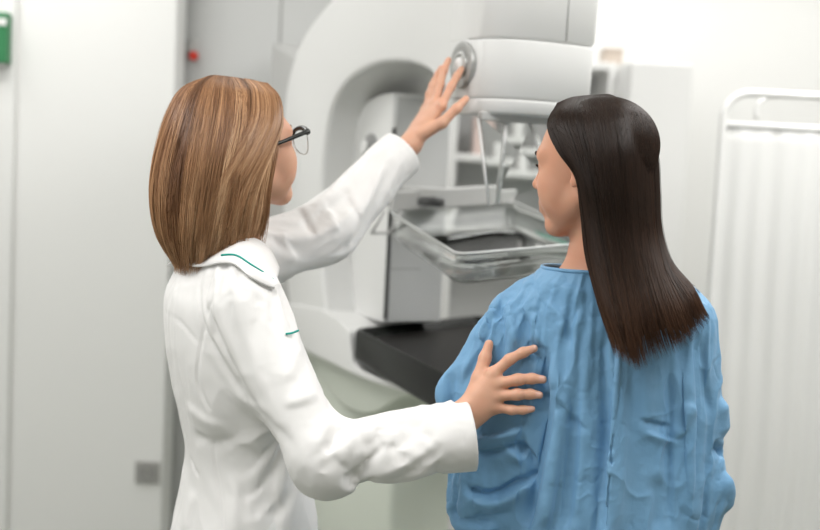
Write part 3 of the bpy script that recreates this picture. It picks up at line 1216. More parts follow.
def face_parts(T, R, s, body, brow_m, body_name='eye'):
    for x in (-1, 1):
        c = T(x * 0.0315, 0.0735, 0.002)
        bm = bmesh.new()
        bmesh.ops.create_uvsphere(bm, u_segments=24, v_segments=16, radius=0.0124 * s)
        M = Matrix(np.array([R[:, 0], -R[:, 2], R[:, 1]]).T.tolist()).to_4x4()    # sphere pole looks forward
        M.translation = Vector(c)
        bmesh.ops.transform(bm, matrix=M, verts=bm.verts)
        me = from_bm('eye', bm)
        me.materials.append(M_EYEW)
        me.materials.append(M_IRIS)
        for p in me.polygons:
            q = (np.array(p.center) - c) @ R
            if q[1] > 0.0112 * s:
                p.material_index = 1
        keep(obj('eye', me), body)
        b = catmull([T(x * 0.013, 0.0945, 0.021), T(x * 0.024, 0.0930, 0.0260), T(x * 0.038, 0.0855, 0.0265), T(x * 0.050, 0.073, 0.021)], 6)
        tube('eyebrow', b, np.concatenate([np.linspace(0.0024, 0.0036, len(b) // 2), np.linspace(0.0036, 0.0010, len(b) - len(b) // 2)]) * s, brow_m, body, 8)
        lash = [T(x * 0.0215, 0.0865, 0.0035), T(x * 0.027, 0.0898, 0.0062), T(x * 0.034, 0.0893, 0.0066), T(x * 0.0405, 0.0845, 0.0045), T(x * 0.045, 0.084, 0.0062)]
        lb = catmull(lash, 5)
        tube('eyelashes', lb, np.linspace(0.0009, 0.0020, len(lb)), M_BROW, body, 6)


def hand(F, wrist, palm, fingers, rs=1.0, k=0.006, wr=0.0195):
    """wrist point; palm: list of the four finger roots (index..little); fingers: 5 chains, thumb first"""
    for i, m in enumerate(palm):
        F.cone(wrist + (m - palm.mean(0)) * 0.45, m, wr * 0.72 * rs, 0.0105 * rs, 0.016)
    F.cone((palm[0] + wrist) / 2, (palm[3] + wrist) / 2, 0.0115 * rs, 0.011 * rs, 0.012)
    F.cone(palm[0], palm[3], 0.0085 * rs, 0.0075 * rs, 0.008)
    for p in palm:
        F.ell(p, np.array([0.0112, 0.0112, 0.0112]) * rs, None, 0.005)
    rad = [[0.0150, 0.0115, 0.0098, 0.0072], [0.0098, 0.0086, 0.0078, 0.0064], [0.0098, 0.0088, 0.0080, 0.0066], [0.0094, 0.0083, 0.0076, 0.0062], [0.0084, 0.0072, 0.0066, 0.0055]]
    for ch, r in zip(fingers, rad):
        F.chain(ch, [q * rs for q in r], k)


def relaxed_hand(F, wrist, fwd, thumb, dors, curl=0.5, rs=1.0):
    fwd, thumb, dors = [np.asarray(v, float) / np.linalg.norm(v) for v in (fwd, thumb, dors)]
    palm = np.array([wrist + fwd * l + thumb * w for l, w in ((0.086, 0.027), (0.090, 0.008), (0.085, -0.011), (0.076, -0.028))])
    ch = [[wrist + fwd * 0.022 + thumb * 0.022 - dors * 0.008, wrist + fwd * 0.055 + thumb * 0.042 - dors * 0.018, wrist + fwd * 0.082 + thumb * 0.044 - dors * 0.026, wrist + fwd * 0.104 + thumb * 0.036 - dors * 0.032]]
    for p, ln in zip(palm, (0.92, 1.0, 0.94, 0.76)):
        a, pts = curl * 0.6, [p]
        for l in (0.042, 0.026, 0.021):
            d = fwd * math.cos(a) - dors * math.sin(a)
            pts.append(pts[-1] + d * l * ln)
            a += curl
        ch.append(pts)
    hand(F, wrist, palm, ch, rs)


def skin_body(name, F, base, h, T, R, c, s, skin, tips=(), label=None):
    V, Fc = F.mesh(h, 2)
    me = from_vf(name, V - base, Fc)
    for m in (skin, M_LIP, M_NAIL):
        me.materials.append(m)
    cen = V[Fc].mean(1)
    q = (cen - c) @ R / s
    mi = np.zeros(len(Fc), np.int32)
    ax = np.abs(q[:, 0])
    lip = (ax < 0.0195) & (q[:, 1] > 0.083) & (q[:, 2] < -0.0525 + 0.0 * ax) & (q[:, 2] > -0.0725 + ax * 0.45) & (q[:, 2] < -0.0500 - ax * 0.28)
    mi[lip] = 1
    nm = normals(V, Fc)[Fc].mean(1)
    for tip, back, up_ in tips:
        t = np.asarray(tip)
        ctr = t + (np.asarray(back) - t) * 0.10
        ok = (np.linalg.norm(cen - ctr, axis=1) < 0.0085) & (nm @ up_ > 0.72)
        mi[ok] = 2
    me.polygons.foreach_set('material_index', mi)
    o = obj(name, me)
    o.location = base
    bpy.context.view_layer.update()
    return o


def hair_mesh(name, guides, m, parent, n, seed, layer=0.018, rad=(0.0004, 0.0008), clumps=140, tipvar=0.10, tone=None,
              inner_tone=0.12, segs=26, wave=0.002, flyaway=0.02, clumpk=0.6, rootspread=0.5, shell_in=0.006, shell_t=0.006, solids=(), cloth=None, centre=None, lock=0.0):
    """locks of hair as fine tapered strands following a ring of guide lines (root -> tip)"""
    rng = np.random.default_rng(seed)
    G = np.array(guides, float)                            # g, t, 3
    ng = len(G)
    ts = np.linspace(0, 1, segs)

    def surf(u, t):
        """u, t arrays -> points: Catmull-Rom across guides and along them"""
        def cr(P0, P1, P2, P3, x):
            x = x[..., None]
            return 0.5 * ((2 * P1) + (-P0 + P2) * x + (2 * P0 - 5 * P1 + 4 * P2 - P3) * x * x + (-P0 + 3 * P1 - 3 * P2 + P3) * x ** 3)
        U = np.clip(u, 0, 1) * (ng - 1)
        i = np.clip(U.astype(int), 0, ng - 2)
        fu = U - i
        nt = G.shape[1]
        Tt = np.clip(t, 0, 1.08) * (nt - 1)
        j = np.clip(Tt.astype(int), 0, nt - 2)
        ft = Tt - j
        def along(gi):
            gi = np.clip(gi, 0, ng - 1)
            P1, P2 = G[gi, j], G[gi, j + 1]
            P0 = np.where((j > 0)[..., None], G[gi, np.maximum(j - 1, 0)], 2 * P1 - P2)
            P3 = np.where((j + 2 < nt)[..., None], G[gi, np.minimum(j + 2, nt - 1)], 2 * P2 - P1)
            return cr(P0, P1, P2, P3, ft)
        A, B = along(i), along(i + 1)
        Z = np.where((i > 0)[..., None], along(i - 1), 2 * A - B)
        Y = np.where((i + 2 < ng)[..., None], along(i + 2), 2 * B - A)
        return cr(Z, A, B, Y, fu)

    u0 = rng.random(n)
    cid = rng.integers(0, clumps, n)
    cu = (np.arange(clumps) + rng.random(clumps)) / clumps
    # nearest clump centre along u
    order = np.argsort(cu)
    cid = order[np.clip(np.searchsorted(cu[order], u0 + rng.normal(0, 0.006, n)), 0, clumps - 1)]
    lay = rng.random(n) ** 1.9
    clay = rng.random(clumps)
    lay = np.clip(lay * (0.55 + 0.45 * clay[cid]), 0, 1)
    tend = 1 + rng.normal(0, tipvar * 0.45, n) - rng.random(n) * tipvar + (rng.random(clumps)[cid] - 0.5) * tipvar
    tend = np.clip(tend, 0.5, 1.05)
    t0 = np.where(rng.random(n) < 0.55, 0.0, rng.random(n) * rootspread)
    t = t0[:, None] + (tend - t0)[:, None] * ts[None]
    k = clumpk * np.clip(t, 0, 1) ** 1.5
    drift = rng.normal(0, 0.010, n)[:, None] * t
    u = u0[:, None] * (1 - k) + cu[cid][:, None] * k + drift
    P = surf(u, t)
    # depth: step inwards from the outer surface towards the head axis
    eps = 1e-3
    du = surf(u + eps, t) - surf(u - eps, t)
    dt = surf(u, np.clip(t + 0.01, 0, 1.0)) - surf(u, np.clip(t - 0.01, 0, 1.0))
    N = np.cross(du, dt)
    N /= np.linalg.norm(N, axis=2)[..., None] + 1e-9
    def outward(Nn, Pp, tv):
        ring_c = surf(np.linspace(0, 1, 25)[:, None] + 0 * tv.ravel()[None], np.clip(tv.ravel(), 0, 1)[None] + np.zeros((25, 1))).mean(0).reshape(Pp.shape)
        if centre is not None:
            ring_c = centre + 0 * Pp
        sg = np.sign(((Pp - ring_c) * Nn).sum(-1))
        return Nn * np.where(sg == 0, 1, sg)[..., None]
    N = outward(N, P, t)
    fly = (rng.random(n) < flyaway)[:, None] * rng.random(n)[:, None] * 0.0035 * np.sin(np.pi * np.clip(t, 0, 1))
    depth = lay[:, None] * layer * np.clip(t * 4 + 0.15, 0, 1) - fly
    depth = depth + lock * ((rng.random(clumps)[cid] - 0.35)[:, None] * np.clip(t * 1.6 - 0.25, 0, 1) + 0.3 * np.sin(t * 9 + cid[:, None] * 2.1) * np.clip(t * 2 - 0.4, 0, 1))
    ph = rng.random(n)[:, None] * 6.28 + cid[:, None] * 1.3
    wv = wave * np.sin(ph + t * (5 + 4 * rng.random(n)[:, None])) * np.clip(t * 2, 0, 1)
    side = du / (np.linalg.norm(du, axis=2)[..., None] + 1e-9)
    P = P - N * depth[..., None] + side * wv[..., None]
    P = clear_of(P, N, 0.0025, solids, cloth)
    r = rng.uniform(rad[0], rad[1], n)[:, None] * np.minimum(1, 0.55 + t * 3) * np.where(ts > 0.8, 1 - (ts - 0.8) / 0.2 * 0.75, 1)[None]
    D = np.gradient(P, axis=1)
    D /= np.linalg.norm(D, axis=2)[..., None] + 1e-9
    e1 = np.cross(D, N)
    e1 /= np.linalg.norm(e1, axis=2)[..., None] + 1e-9
    e2 = np.cross(D, e1)
    K = 3
    ring = []
    for q in range(K):
        a = 2 * math.pi * q / K + 0.5
        ring.append(P + r[..., None] * (math.cos(a) * e1 + math.sin(a) * e2))
    V = np.stack(ring, 2).reshape(-1, 3)
    b = (np.arange(n)[:, None] * segs + np.arange(segs - 1)[None])[..., None] * K
    q = np.arange(K)
    F = np.stack([b + q, b + (q + 1) % K, b + K + (q + 1) % K, b + K + q], -1).reshape(-1, 4)
    ctone = np.clip(rng.normal(0.5, 0.2, clumps), 0, 1)
    tn = tone(u0, ctone[cid], rng.random(n))[:, None] + 0 * t
    tn = tone_len(tn, t, tone)
    tn = np.repeat(np.clip(tn, 0, 1)[..., None], K, 2).reshape(-1)
    # under-layer that closes the gaps between the strands
    nu, nt_ = 90, 40
    uu, tt = np.meshgrid(np.linspace(0, 1, nu), np.linspace(0, 0.93, nt_), indexing='ij')
    Ps = surf(uu, tt)
    du = surf(uu + eps, tt) - surf(uu - eps, tt)
    dt = surf(uu, np.clip(tt + 0.01, 0, 1)) - surf(uu, np.clip(tt - 0.01, 0, 1))
    Ns = np.cross(du, dt)
    Ns /= np.linalg.norm(Ns, axis=2)[..., None] + 1e-9
    Ns = outward(Ns, Ps, tt)
    dep = (shell_in + shell_t * np.clip(tt, 0, 1)) * np.clip(tt * 6 + 0.3, 0, 1)
    O1 = clear_of(Ps - Ns * dep[..., None], Ns, 0.0018, solids, cloth)
    O2 = (O1 - Ns * 0.004).reshape(-1, 3)
    O1 = O1.reshape(-1, 3)
    base = len(V)
    idx = np.arange(nu * nt_).reshape(nu, nt_)
    a = np.stack([idx[:-1, :-1], idx[1:, :-1], idx[1:, 1:], idx[:-1, 1:]], -1).reshape(-1, 4)
    V = np.concatenate([V, O1, O2])
    F = np.concatenate([F, a + base, a[:, ::-1] + base + nu * nt_])
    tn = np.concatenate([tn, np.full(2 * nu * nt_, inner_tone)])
    me = from_vf(name, V, F)
    at_ = me.attributes.new('tone', 'FLOAT', 'POINT')
    if len(me.vertices) == len(tn):
        at_.data.foreach_set('value', tn.astype(np.float32))
    o = obj(name, me, m)
    return keep(o, parent)


def clear_of(P, N, m, solids, cloth):
    """push points out of the head and off the garment"""
    sh = P.shape
    Q = P.reshape(-1, 3).copy()
    for f in solids:
        for _ in range(3):
            d = f(Q)
            k = np.where(d < m)[0]
            if not len(k):
                break
            g = np.stack([f(Q[k] + e) - f(Q[k] - e) for e in np.eye(3) * 1e-3], 1)
            g /= np.linalg.norm(g, axis=1)[:, None] + 1e-9
            Q[k] += g * np.minimum(m - d[k], 0.03)[:, None]
    if cloth is not None:
        step = max(1, len(Q) // 400000)
        lo = Q.min(0)
        zt = cloth[1]
        for i in np.where(Q[:, 2] < zt)[0]:
            co, no, _, dist = cloth[0].find_nearest(Q[i].tolist())
            if co is None:
                continue
            v = Q[i] - np.array(co)
            s_ = float(v @ np.array(no))
            if s_ < m and dist < 0.05:
                Q[i] += np.array(no) * (m - s_)
    return Q.reshape(sh)


def tone_len(tn, t, tone):
    g = getattr(tone, 'length', None)
    return tn if g is None else tn + g(t)


def strip(name, top, bot, th, m, parent, outward=None):
    """cloth strip between two edge lines, with thickness"""
    top, bot = np.asarray(top), np.asarray(bot)
    n = len(top)
    bm = bmesh.new()
    nv = 5
    g = [[bm.verts.new(Vector(top[i] + (bot[i] - top[i]) * j / (nv - 1))) for j in range(nv)] for i in range(n)]
    for i in range(n - 1):
        for j in range(nv - 1):
            bm.faces.new((g[i][j], g[i + 1][j], g[i + 1][j + 1], g[i][j + 1]))
    o = obj(name, from_bm(name, bm), m)
    s = o.modifiers.new('solid', 'SOLIDIFY')
    s.thickness = th
    s.offset = 0
    return keep(o, parent)


def shoe(F, ankle, d):
    d = np.asarray(d, float)
    F.cone(ankle * np.array([1, 1, 0]) + np.array([0, 0, 0.045]) - d * 0.05, ankle * np.array([1, 1, 0]) + np.array([0, 0, 0.04]) + d * 0.13, 0.042, 0.036, 0.03)
    F.cone(ankle * np.array([1, 1, 0]) + np.array([0, 0, 0.03]) - d * 0.06, ankle * np.array([1, 1, 0]) + np.array([0, 0, 0.03]) + d * 0.16, 0.036, 0.036, 0.02)
    c = ankle * np.array([1, 1, 0])
    F.cyl(c + np.array([0, 0, -0.08]), c + np.array([0, 0, 0.004]), 0.4, 0.004)


# ================================================================== the patient in the blue gown
PY = math.radians(147)                                     # head direction
PR, PC, PS = frame(PY, math.radians(-6)), at(595, 166, 1.85), 0.985
p_neck = at(600, 262, 1.865)
p_shL, p_shR = at(520, 326, 1.87), at(686, 322, 1.86)
p_elL, p_elR = at(480, 482, 1.86), at(700, 486, 1.86)
p_wrL, p_wrR = at(505, 500, 2.09), at(682, 505, 2.09)
p_hip = at(606, 560, 1.87)

G = Field()
rows = []
for px, py, D, a, b in [(592, 262, 1.86, 0.056, 0.053), (594, 276, 1.86, 0.080, 0.064), (600, 300, 1.86, 0.135, 0.090), (604, 345, 1.86, 0.155, 0.105), (606, 420, 1.86, 0.160, 0.108),
                        (606, 530, 1.87, 0.178, 0.128)]:
    rows.append((*at(px, py, D), a, b))
x, y, z = rows[-1][:3]
rows.append((x, y, 0.62, 0.215, 0.175))
rows.append((x, y, 0.46, 0.225, 0.185))
G.loft(rows, math.radians(4), 0.03)
G.cone(at(572, 283, 1.86), p_shL, 0.046, 0.045, 0.04)
G.cone(at(618, 283, 1.86), p_shR, 0.048, 0.050, 0.04)
G.cone(p_shL, p_elL, 0.047, 0.062, 0.05)
G.cone(p_elL, at(500, 505, 2.06), 0.064, 0.060, 0.03)
tip = at(447, 389, 1.90)
G.cone(at(506, 308, 1.88), tip, 0.020, 0.006, 0.07)
G.cone(at(500, 400, 1.87), tip, 0.030, 0.008, 0.07)
G.cone(p_shR, p_elR, 0.050, 0.056, 0.05)
G.cone(p_elR, at(686, 508, 2.06), 0.060, 0.058, 0.03)
nk = p_neck + np.array([0, 0.0, 0.0])
hx = np.array([math.cos(math.radians(4)), math.sin(math.radians(4)), 0])
hip = np.array([p_hip[0], p_hip[1], 0.86])


def patient_body(sh_, with_head=True):
    """sh_: how much slimmer than the form the garment hangs on"""
    B = Field()
    if with_head:
        head(B, PR, PC, PS)
    B.cone(PT(0, -0.034, -0.045), nk + np.array([0.0, 0.0, 0.01]), 0.046, 0.046, 0.022)
    B.cone(PT(0, -0.026, -0.06), nk + np.array([0.0, 0.012, -0.03]), 0.036, 0.044, 0.02)
    B.cone(nk + np.array([0, 0, 0.0]), nk + np.array([-0.012, 0.004, -0.06]), 0.046, 0.070, 0.03)
    rows2 = [(r[0], r[1], r[2] - 0.008, max(r[3] - 0.028 - sh_, 0.03), max(r[4] - 0.026 - sh_, 0.03)) for r in rows[1:6]]
    B.loft(rows2, math.radians(4), 0.03)
    for sh, el, wr, px_ in ((p_shL, p_elL, p_wrL, -1), (p_shR, p_elR, p_wrR, 1)):
        B.cone(nk + np.array([px_ * 0.03, 0.01, -0.045]), sh, 0.033 - sh_ * 0.4, 0.034 - sh_ * 0.7, 0.03)
        B.chain([sh, el, wr], [0.040 - sh_ * 1.0, 0.034 - sh_ * 1.0, 0.021], 0.02)
        f = (wr - el) / np.linalg.norm(wr - el)
        dors = np.array([px_ * 1.0, -0.2, 0.2])
        dors -= f * (dors @ f)
        th = np.array([0, 0.1, 1.0])
        th -= f * (th @ f)
        th -= dors * (th @ dors) / (dors @ dors)
        relaxed_hand(B, wr, f, th, dors, 0.45)
    for sgn in (-1, 1):
        hj = hip + hx * 0.085 * sgn
        kn = np.array([hj[0] + 0.005 * sgn, hj[1] + 0.015, 0.46])
        an = np.array([hj[0] + 0.01 * sgn, hj[1] - 0.01, 0.075])
        B.chain([hj, kn, an], [0.075, 0.050, 0.032], 0.03)
        B.cone(kn + np.array([0, -0.02, -0.08]), kn + np.array([0, -0.015, -0.2]), 0.048, 0.04, 0.03)
        B.cone(an + np.array([0, -0.02, -0.025]), an + np.array([0.015 * sgn, 0.13, -0.048]), 0.03, 0.022, 0.02)
    return B


PT = head(Field(), PR, PC, PS)
B = patient_body(0.016)
BC = patient_body(0.0, False)
base = np.array([hip[0], hip[1], 0.0])
patient = skin_body('person', B, base, 0.0022, PT, PR, PC, PS, M_SKIN2)
tag(patient, 'person with long straight dark hair in a blue hospital gown, back to the viewer', 'person')
face_parts(PT, PR, PS, patient, M_BROW)
for sgn in (-1, 1):
    hj = hip + hx * 0.085 * sgn
    Sf = Field()
    shoe(Sf, np.array([hj[0] + 0.01 * sgn, hj[1] - 0.01, 0.0]), np.array([0.05 * sgn, 1.0, 0]))
    V, F_ = Sf.mesh(0.005, 2)
    keep(obj('shoe', from_vf('shoe', V, F_), M_SHOE), patient)

# ---- gown: draped, then creased
zn = at(600, 290, 1.86)[2]
ztop_g = at(600, 270, 1.86)[2]
flap0 = at(500, 300, 1.88)


def seg_d(P, a, b):
    ab = b - a
    t_ = np.clip((P - a) @ ab / (ab @ ab), 0, 1)
    return np.linalg.norm(P - a - t_[:, None] * ab, axis=1)


gwP, gwF = drape(G, BC, 26, 0.010, 0.0085, lambda c: (c[:, 2] > 0.47) & (c[:, 2] < ztop_g) & ~((np.abs(c - p_wrL).max(1) < 0.05) | (np.abs(c - p_wrR).max(1) < 0.05)),
                 lambda V: np.maximum(np.clip((V[:, 2] - zn) / 0.03, 0, 1), np.clip(1.6 - seg_d(V, tip, flap0) / 0.016, 0, 1) * 0.9), expand=0.024, bend=0.12, sub=2, snap=lambda P: np.where((P[:, 2:3] > ztop_g - 0.02) * np.array([[0, 0, 1]]) > 0, ztop_g, P))

# ================================================================== the doctor in the white coat
gtree = BVHTree.FromPolygons(gwP.tolist(), gwF.tolist())


def hit(tree, px, py):
    r = ray(px, py)
    co, no, _, d = tree.ray_cast(CAM.tolist(), (r / np.linalg.norm(r)).tolist())
    return None if co is None else np.array(co)


DYAW = math.radians(44)
DR, DC, DS = frame(DYAW, math.radians(12)), at(241, 149, 2.0), 0.99
TY = math.radians(20)                                     # torso direction
TF = np.array([math.cos(TY), math.sin(TY), 0])
TL = np.array([-math.sin(TY), math.cos(TY), 0])
d_neck = at(227, 250, 1.995)
d_shN, d_shF = at(246, 304, 1.855), at(210, 266, 2.11)
d_elN, d_elF = at(318, 456, 1.735), at(322, 226, 2.25)

# near hand laid on the sleeve: a plane through the cloth there
pp = [(482, 372), (500, 365), (515, 378), (500, 395), (515, 405), (490, 410), (530, 380), (530, 395)]
hp = [(q, hit(gtree, *q)) for q in pp]
Am = np.array([[1, q[0] - 500, q[1] - 390] for q, h in hp if h is not None])
bm_ = np.array([h[1] for q, h in hp if h is not None])
sol = np.linalg.lstsq(Am, bm_, rcond=None)[0]
sol[1] = np.clip(sol[1], -0.0006, 0.0006)
sol[2] = np.clip(sol[2], -0.0006, 0.0006)
cmed = np.median(bm_ - Am @ np.array([0, sol[1], sol[2]]))
HD = lambda px, py, off: at(px, py, cmed + sol[1] * (px - 500) + sol[2] * (py - 390) - off - 0.002)
n_wr = HD(464, 417, 0.034)
n_palm = np.array([HD(492.5, 374.5, 0.024), HD(494, 384.5, 0.025), HD(494.5, 396, 0.024), HD(493.5, 407, 0.021)])
n_fing = [[HD(471, 402, 0.026), HD(479, 378, 0.020), HD(485, 358, 0.011), HD(489, 344, 0.007)],
          [n_palm[0], HD(509.5, 359.5, 0.020), HD(523, 352.5, 0.011), HD(534, 348.5, 0.006)],
          [n_palm[1], HD(518, 379.5, 0.020), HD(532, 378.5, 0.011), HD(543, 379.5, 0.006)],
          [n_palm[2], HD(517.5, 394.5, 0.019), HD(530, 394, 0.010), HD(539.5, 395, 0.006)],
          [n_palm[3], HD(512, 410, 0.016), HD(523, 410, 0.009), HD(532, 409, 0.005)]]
# far hand on the dial
f_wr = at(410, 145, 2.372)
f_palm = np.array([at(441, 106, 2.375), at(435, 104, 2.39), at(430, 106, 2.405), at(426, 110, 2.418)])
f_fing = [[at(422, 134, 2.362), at(442, 123, 2.348), at(456, 109, 2.352), at(466, 99, 2.365)],
          [f_palm[0], at(451, 87, 2.392), at(457, 76, 2.405), at(461.5, 69, 2.417)],
          [f_palm[1], at(440, 84, 2.408), at(444, 70, 2.422), at(448.5, 60, 2.432)],
          [f_palm[2], at(434, 87, 2.42), at(438, 75, 2.435), at(441, 68, 2.445)],
          [f_palm[3], at(429, 94, 2.43), at(432, 85, 2.44), at(434, 79, 2.448)]]
d_cuN, d_cuF = n_wr + (n_wr - d_elN) / np.linalg.norm(n_wr - d_elN) * 0.008, f_wr - (f_wr - d_elF) / np.linalg.norm(f_wr - d_elF) * 0.028
d_cuN = at(471, 436, n_wr[1] - 0.030)

K = Field()                                                # form of the coat
drow = []
for px, py, D, a, b in [(226, 244, 1.995, 0.066, 0.058), (226, 262, 1.99, 0.085, 0.075), (226, 285, 1.98, 0.130, 0.105), (229, 320, 1.98, 0.150, 0.116), (241, 375, 1.975, 0.152, 0.120), (252, 440, 1.975, 0.132, 0.105),
                        (245, 530, 1.98, 0.172, 0.136)]:
    drow.append((*at(px, py, D), a, b))
x, y, z = drow[-1][:3]
drow.append((x, y, 0.70, 0.200, 0.155))
drow.append((x, y, 0.60, 0.205, 0.160))
YAWL = TY + math.pi / 2
K.loft(drow, YAWL, 0.03)
K.cone(at(228, 268, 1.94), d_shN, 0.052, 0.055, 0.045)
K.cone(at(220, 262, 2.03), d_shF, 0.052, 0.055, 0.045)
eN = d_cuN + (d_cuN - d_elN) / np.linalg.norm(d_cuN - d_elN) * 0.05
K.chain([d_shN, d_elN], [0.066, 0.053], 0.05)
K.chain([d_elN, eN], [0.053, 0.055], 0.03)
eF = d_cuF + (d_cuF - d_elF) / np.linalg.norm(d_cuF - d_elF) * 0.05
K.chain([d_shF, d_elF, eF], [0.066, 0.058, 0.048], 0.05)


def doctor_body(sh_, with_head=True):
    Q = Field()
    if with_head:
        head(Q, DR, DC, DS)
    Q.cone(DT(0, -0.022, -0.045), d_neck + np.array([0.0, 0.0, 0.01]), 0.050, 0.052, 0.025)
    Q.cone(DT(0, -0.010, -0.06), d_neck + TF * 0.008 + np.array([0, 0, -0.03]), 0.036, 0.042, 0.02)
    r2 = [(r[0], r[1], r[2] - 0.006, max(r[3] - 0.016 - sh_, 0.03), max(r[4] - 0.016 - sh_, 0.03)) for r in drow[1:7]]
    Q.loft(r2, YAWL, 0.03)
    Q.cone(d_neck + np.array([0, -0.03, -0.045]), d_shN, 0.04 - sh_ * 0.4, 0.044 - sh_ * 0.7, 0.03)
    Q.cone(d_neck + np.array([0, 0.03, -0.045]), d_shF, 0.04 - sh_ * 0.4, 0.044 - sh_ * 0.7, 0.03)
    Q.chain([d_shN, d_elN, n_wr], [0.047 - sh_ * 0.6, 0.038 - sh_ * 0.5, 0.0225], 0.02)
    Q.chain([d_shF, d_elF, f_wr], [0.047 - sh_ * 0.6, 0.038 - sh_ * 0.5, 0.0225], 0.02)
    hand(Q, n_wr, n_palm, n_fing, 1.0)
    hand(Q, f_wr, f_palm, f_fing, 0.97)
    hipd = np.array([drow[6][0], drow[6][1], 0.86])
    for sgn in (-1, 1):
        hj = hipd + TL * 0.085 * sgn
        kn = np.array([hj[0], hj[1], 0.46]) + TF * 0.015
        an = np.array([hj[0], hj[1], 0.075]) - TF * 0.02
        Q.chain([hj, kn, an], [0.078, 0.052, 0.034], 0.03)
        Q.cone(an - TF * 0.02 + np.array([0, 0, -0.025]), an + TF * 0.13 + np.array([0, 0, -0.048]), 0.03, 0.022, 0.02)
    return Q


DT = head(Field(), DR, DC, DS)
DB = doctor_body(0.012)
zc = d_neck[2] - 0.028
cutN, cutF = (d_cuN - d_elN) / np.linalg.norm(d_cuN - d_elN), (d_cuF - d_elF) / np.linalg.norm(d_cuF - d_elF)
# the near cuff is cut square to the sleeve
inN = lambda P: ((P - d_cuN) @ cutN > 0) & (np.linalg.norm(P - d_cuN, axis=1) < 0.14)
inF = lambda P: ((P - d_cuF) @ cutF > 0) & (np.linalg.norm(P - d_cuF, axis=1) < 0.14)


def coat_pin(P):
    w = np.clip((P[:, 2] - zc) / 0.02, 0, 1) * (np.linalg.norm(P - d_neck, axis=1) < 0.13)
    for c, ax_ in ((d_cuN, cutN), (d_cuF, cutF)):
        near = np.linalg.norm(P - c, axis=1) < 0.10
        w = np.maximum(w, near * np.clip(1.25 + ((P - c) @ ax_) / 0.07, 0, 1))
    return w


def coat_snap(P):
    P = P.copy()
    for c, ax_ in ((d_cuN, cutN), (d_cuF, cutF)):
        k = np.linalg.norm(P - c, axis=1) < 0.10
        P[k] -= ((P[k] - c) @ ax_)[:, None] * ax_
    return P


ctP, ctF = drape(K, doctor_body(0.0, False), 22, 0.010, 0.0085, lambda c: ~(inN(c) | inF(c) | (c[:, 2] < 0.62)), coat_pin, expand=0.022, bend=1.2, stiff=60, mass=0.16, snap=coat_snap)
hipd = np.array([drow[6][0], drow[6][1], 0.0])
doctor = skin_body('person', DB, hipd, 0.0021, DT, DR, DC, DS, M_SKIN,
                   tips=[(c[-1], c[-2], np.array([0.05, -0.9, 0.35])) for c in n_fing[1:]])
tag(doctor, 'person with a blonde-brown bob and black glasses in a white coat, pressing the dial', 'person')
face_parts(DT, DR, DS, doctor, M_BROW_L)
Tt = Field()
for sgn in (-1, 1):
    hj = np.array([drow[6][0], drow[6][1], 0.86]) + TL * 0.085 * sgn
    kn = np.array([hj[0], hj[1], 0.46]) + TF * 0.015
    an = np.array([hj[0], hj[1], 0.09]) - TF * 0.02
    Tt.chain([hj, kn, an], [0.088, 0.072, 0.066], 0.03)
    Sf = Field()
    shoe(Sf, np.array([an[0], an[1], 0]), TF)
    V, F_ = Sf.mesh(0.005, 2)
    keep(obj('shoe', from_vf('shoe', V, F_), M_SHOE), doctor)
V, F_ = Tt.mesh(0.007, 2)
keep(obj('trousers', from_vf('trousers', V, F_), M_TROUSERS), doctor)

# dent the gown where the hand presses on it
HF = Field()
hand(HF, n_wr, n_palm, n_fing, 1.0)
HF.cone(d_elN, d_cuN + (d_cuN - d_elN) / np.linalg.norm(d_cuN - d_elN) * 0.004, 0.060, 0.0605, 0.01)
gw0 = gwP.copy()
V = gwP
idx = np.where(np.linalg.norm(V - n_palm.mean(0), axis=1) < 0.26)[0]
vr = V[idx] - CAM
vr /= np.linalg.norm(vr, axis=1)[:, None]
for _ in range(60):
    inside = HF(V[idx]) < 0.0015
    if not inside.any():
        break
    V[idx[inside]] += vr[inside] * 0.0015
push = np.linalg.norm(V - gw0, axis=1)
E_ = np.concatenate([gwF[:, [0, 1]], gwF[:, [1, 2]], gwF[:, [2, 3]], gwF[:, [3, 0]]])
deg = np.bincount(E_[:, 0], minlength=len(V)) + np.bincount(E_[:, 1], minlength=len(V))
p0 = push.copy()
for _ in range(24):
    av = (np.bincount(E_[:, 0], push[E_[:, 1]], len(V)) + np.bincount(E_[:, 1], push[E_[:, 0]], len(V))) / np.maximum(deg, 1)
    push = np.maximum(p0, av)
vr = gw0 - CAM
vr /= np.linalg.norm(vr, axis=1)[:, None]
V = gw0 + vr * push[:, None]
gwP = V
gw = Cloth(gwP, gwF)

# ---- coat: creases and seams
ct = Cloth(ctP, ctF)
cf = ct.fold
cf([(212, 300), (204, 330), (199, 360), (199, 385), (212, 412)], 0.0032, -0.0025, 0.0, 0.05)
cf([(212, 440), (216, 470), (221, 500), (224, 540)], 0.0030, -0.0022, 0.0, 0.05)
cf([(190, 455), (194, 468), (200, 478)], 0.003, -0.003, 0.0, 0.2)
cf([(162, 312), (180, 322), (199, 345)], 0.003, -0.002, 0.0, 0.1)
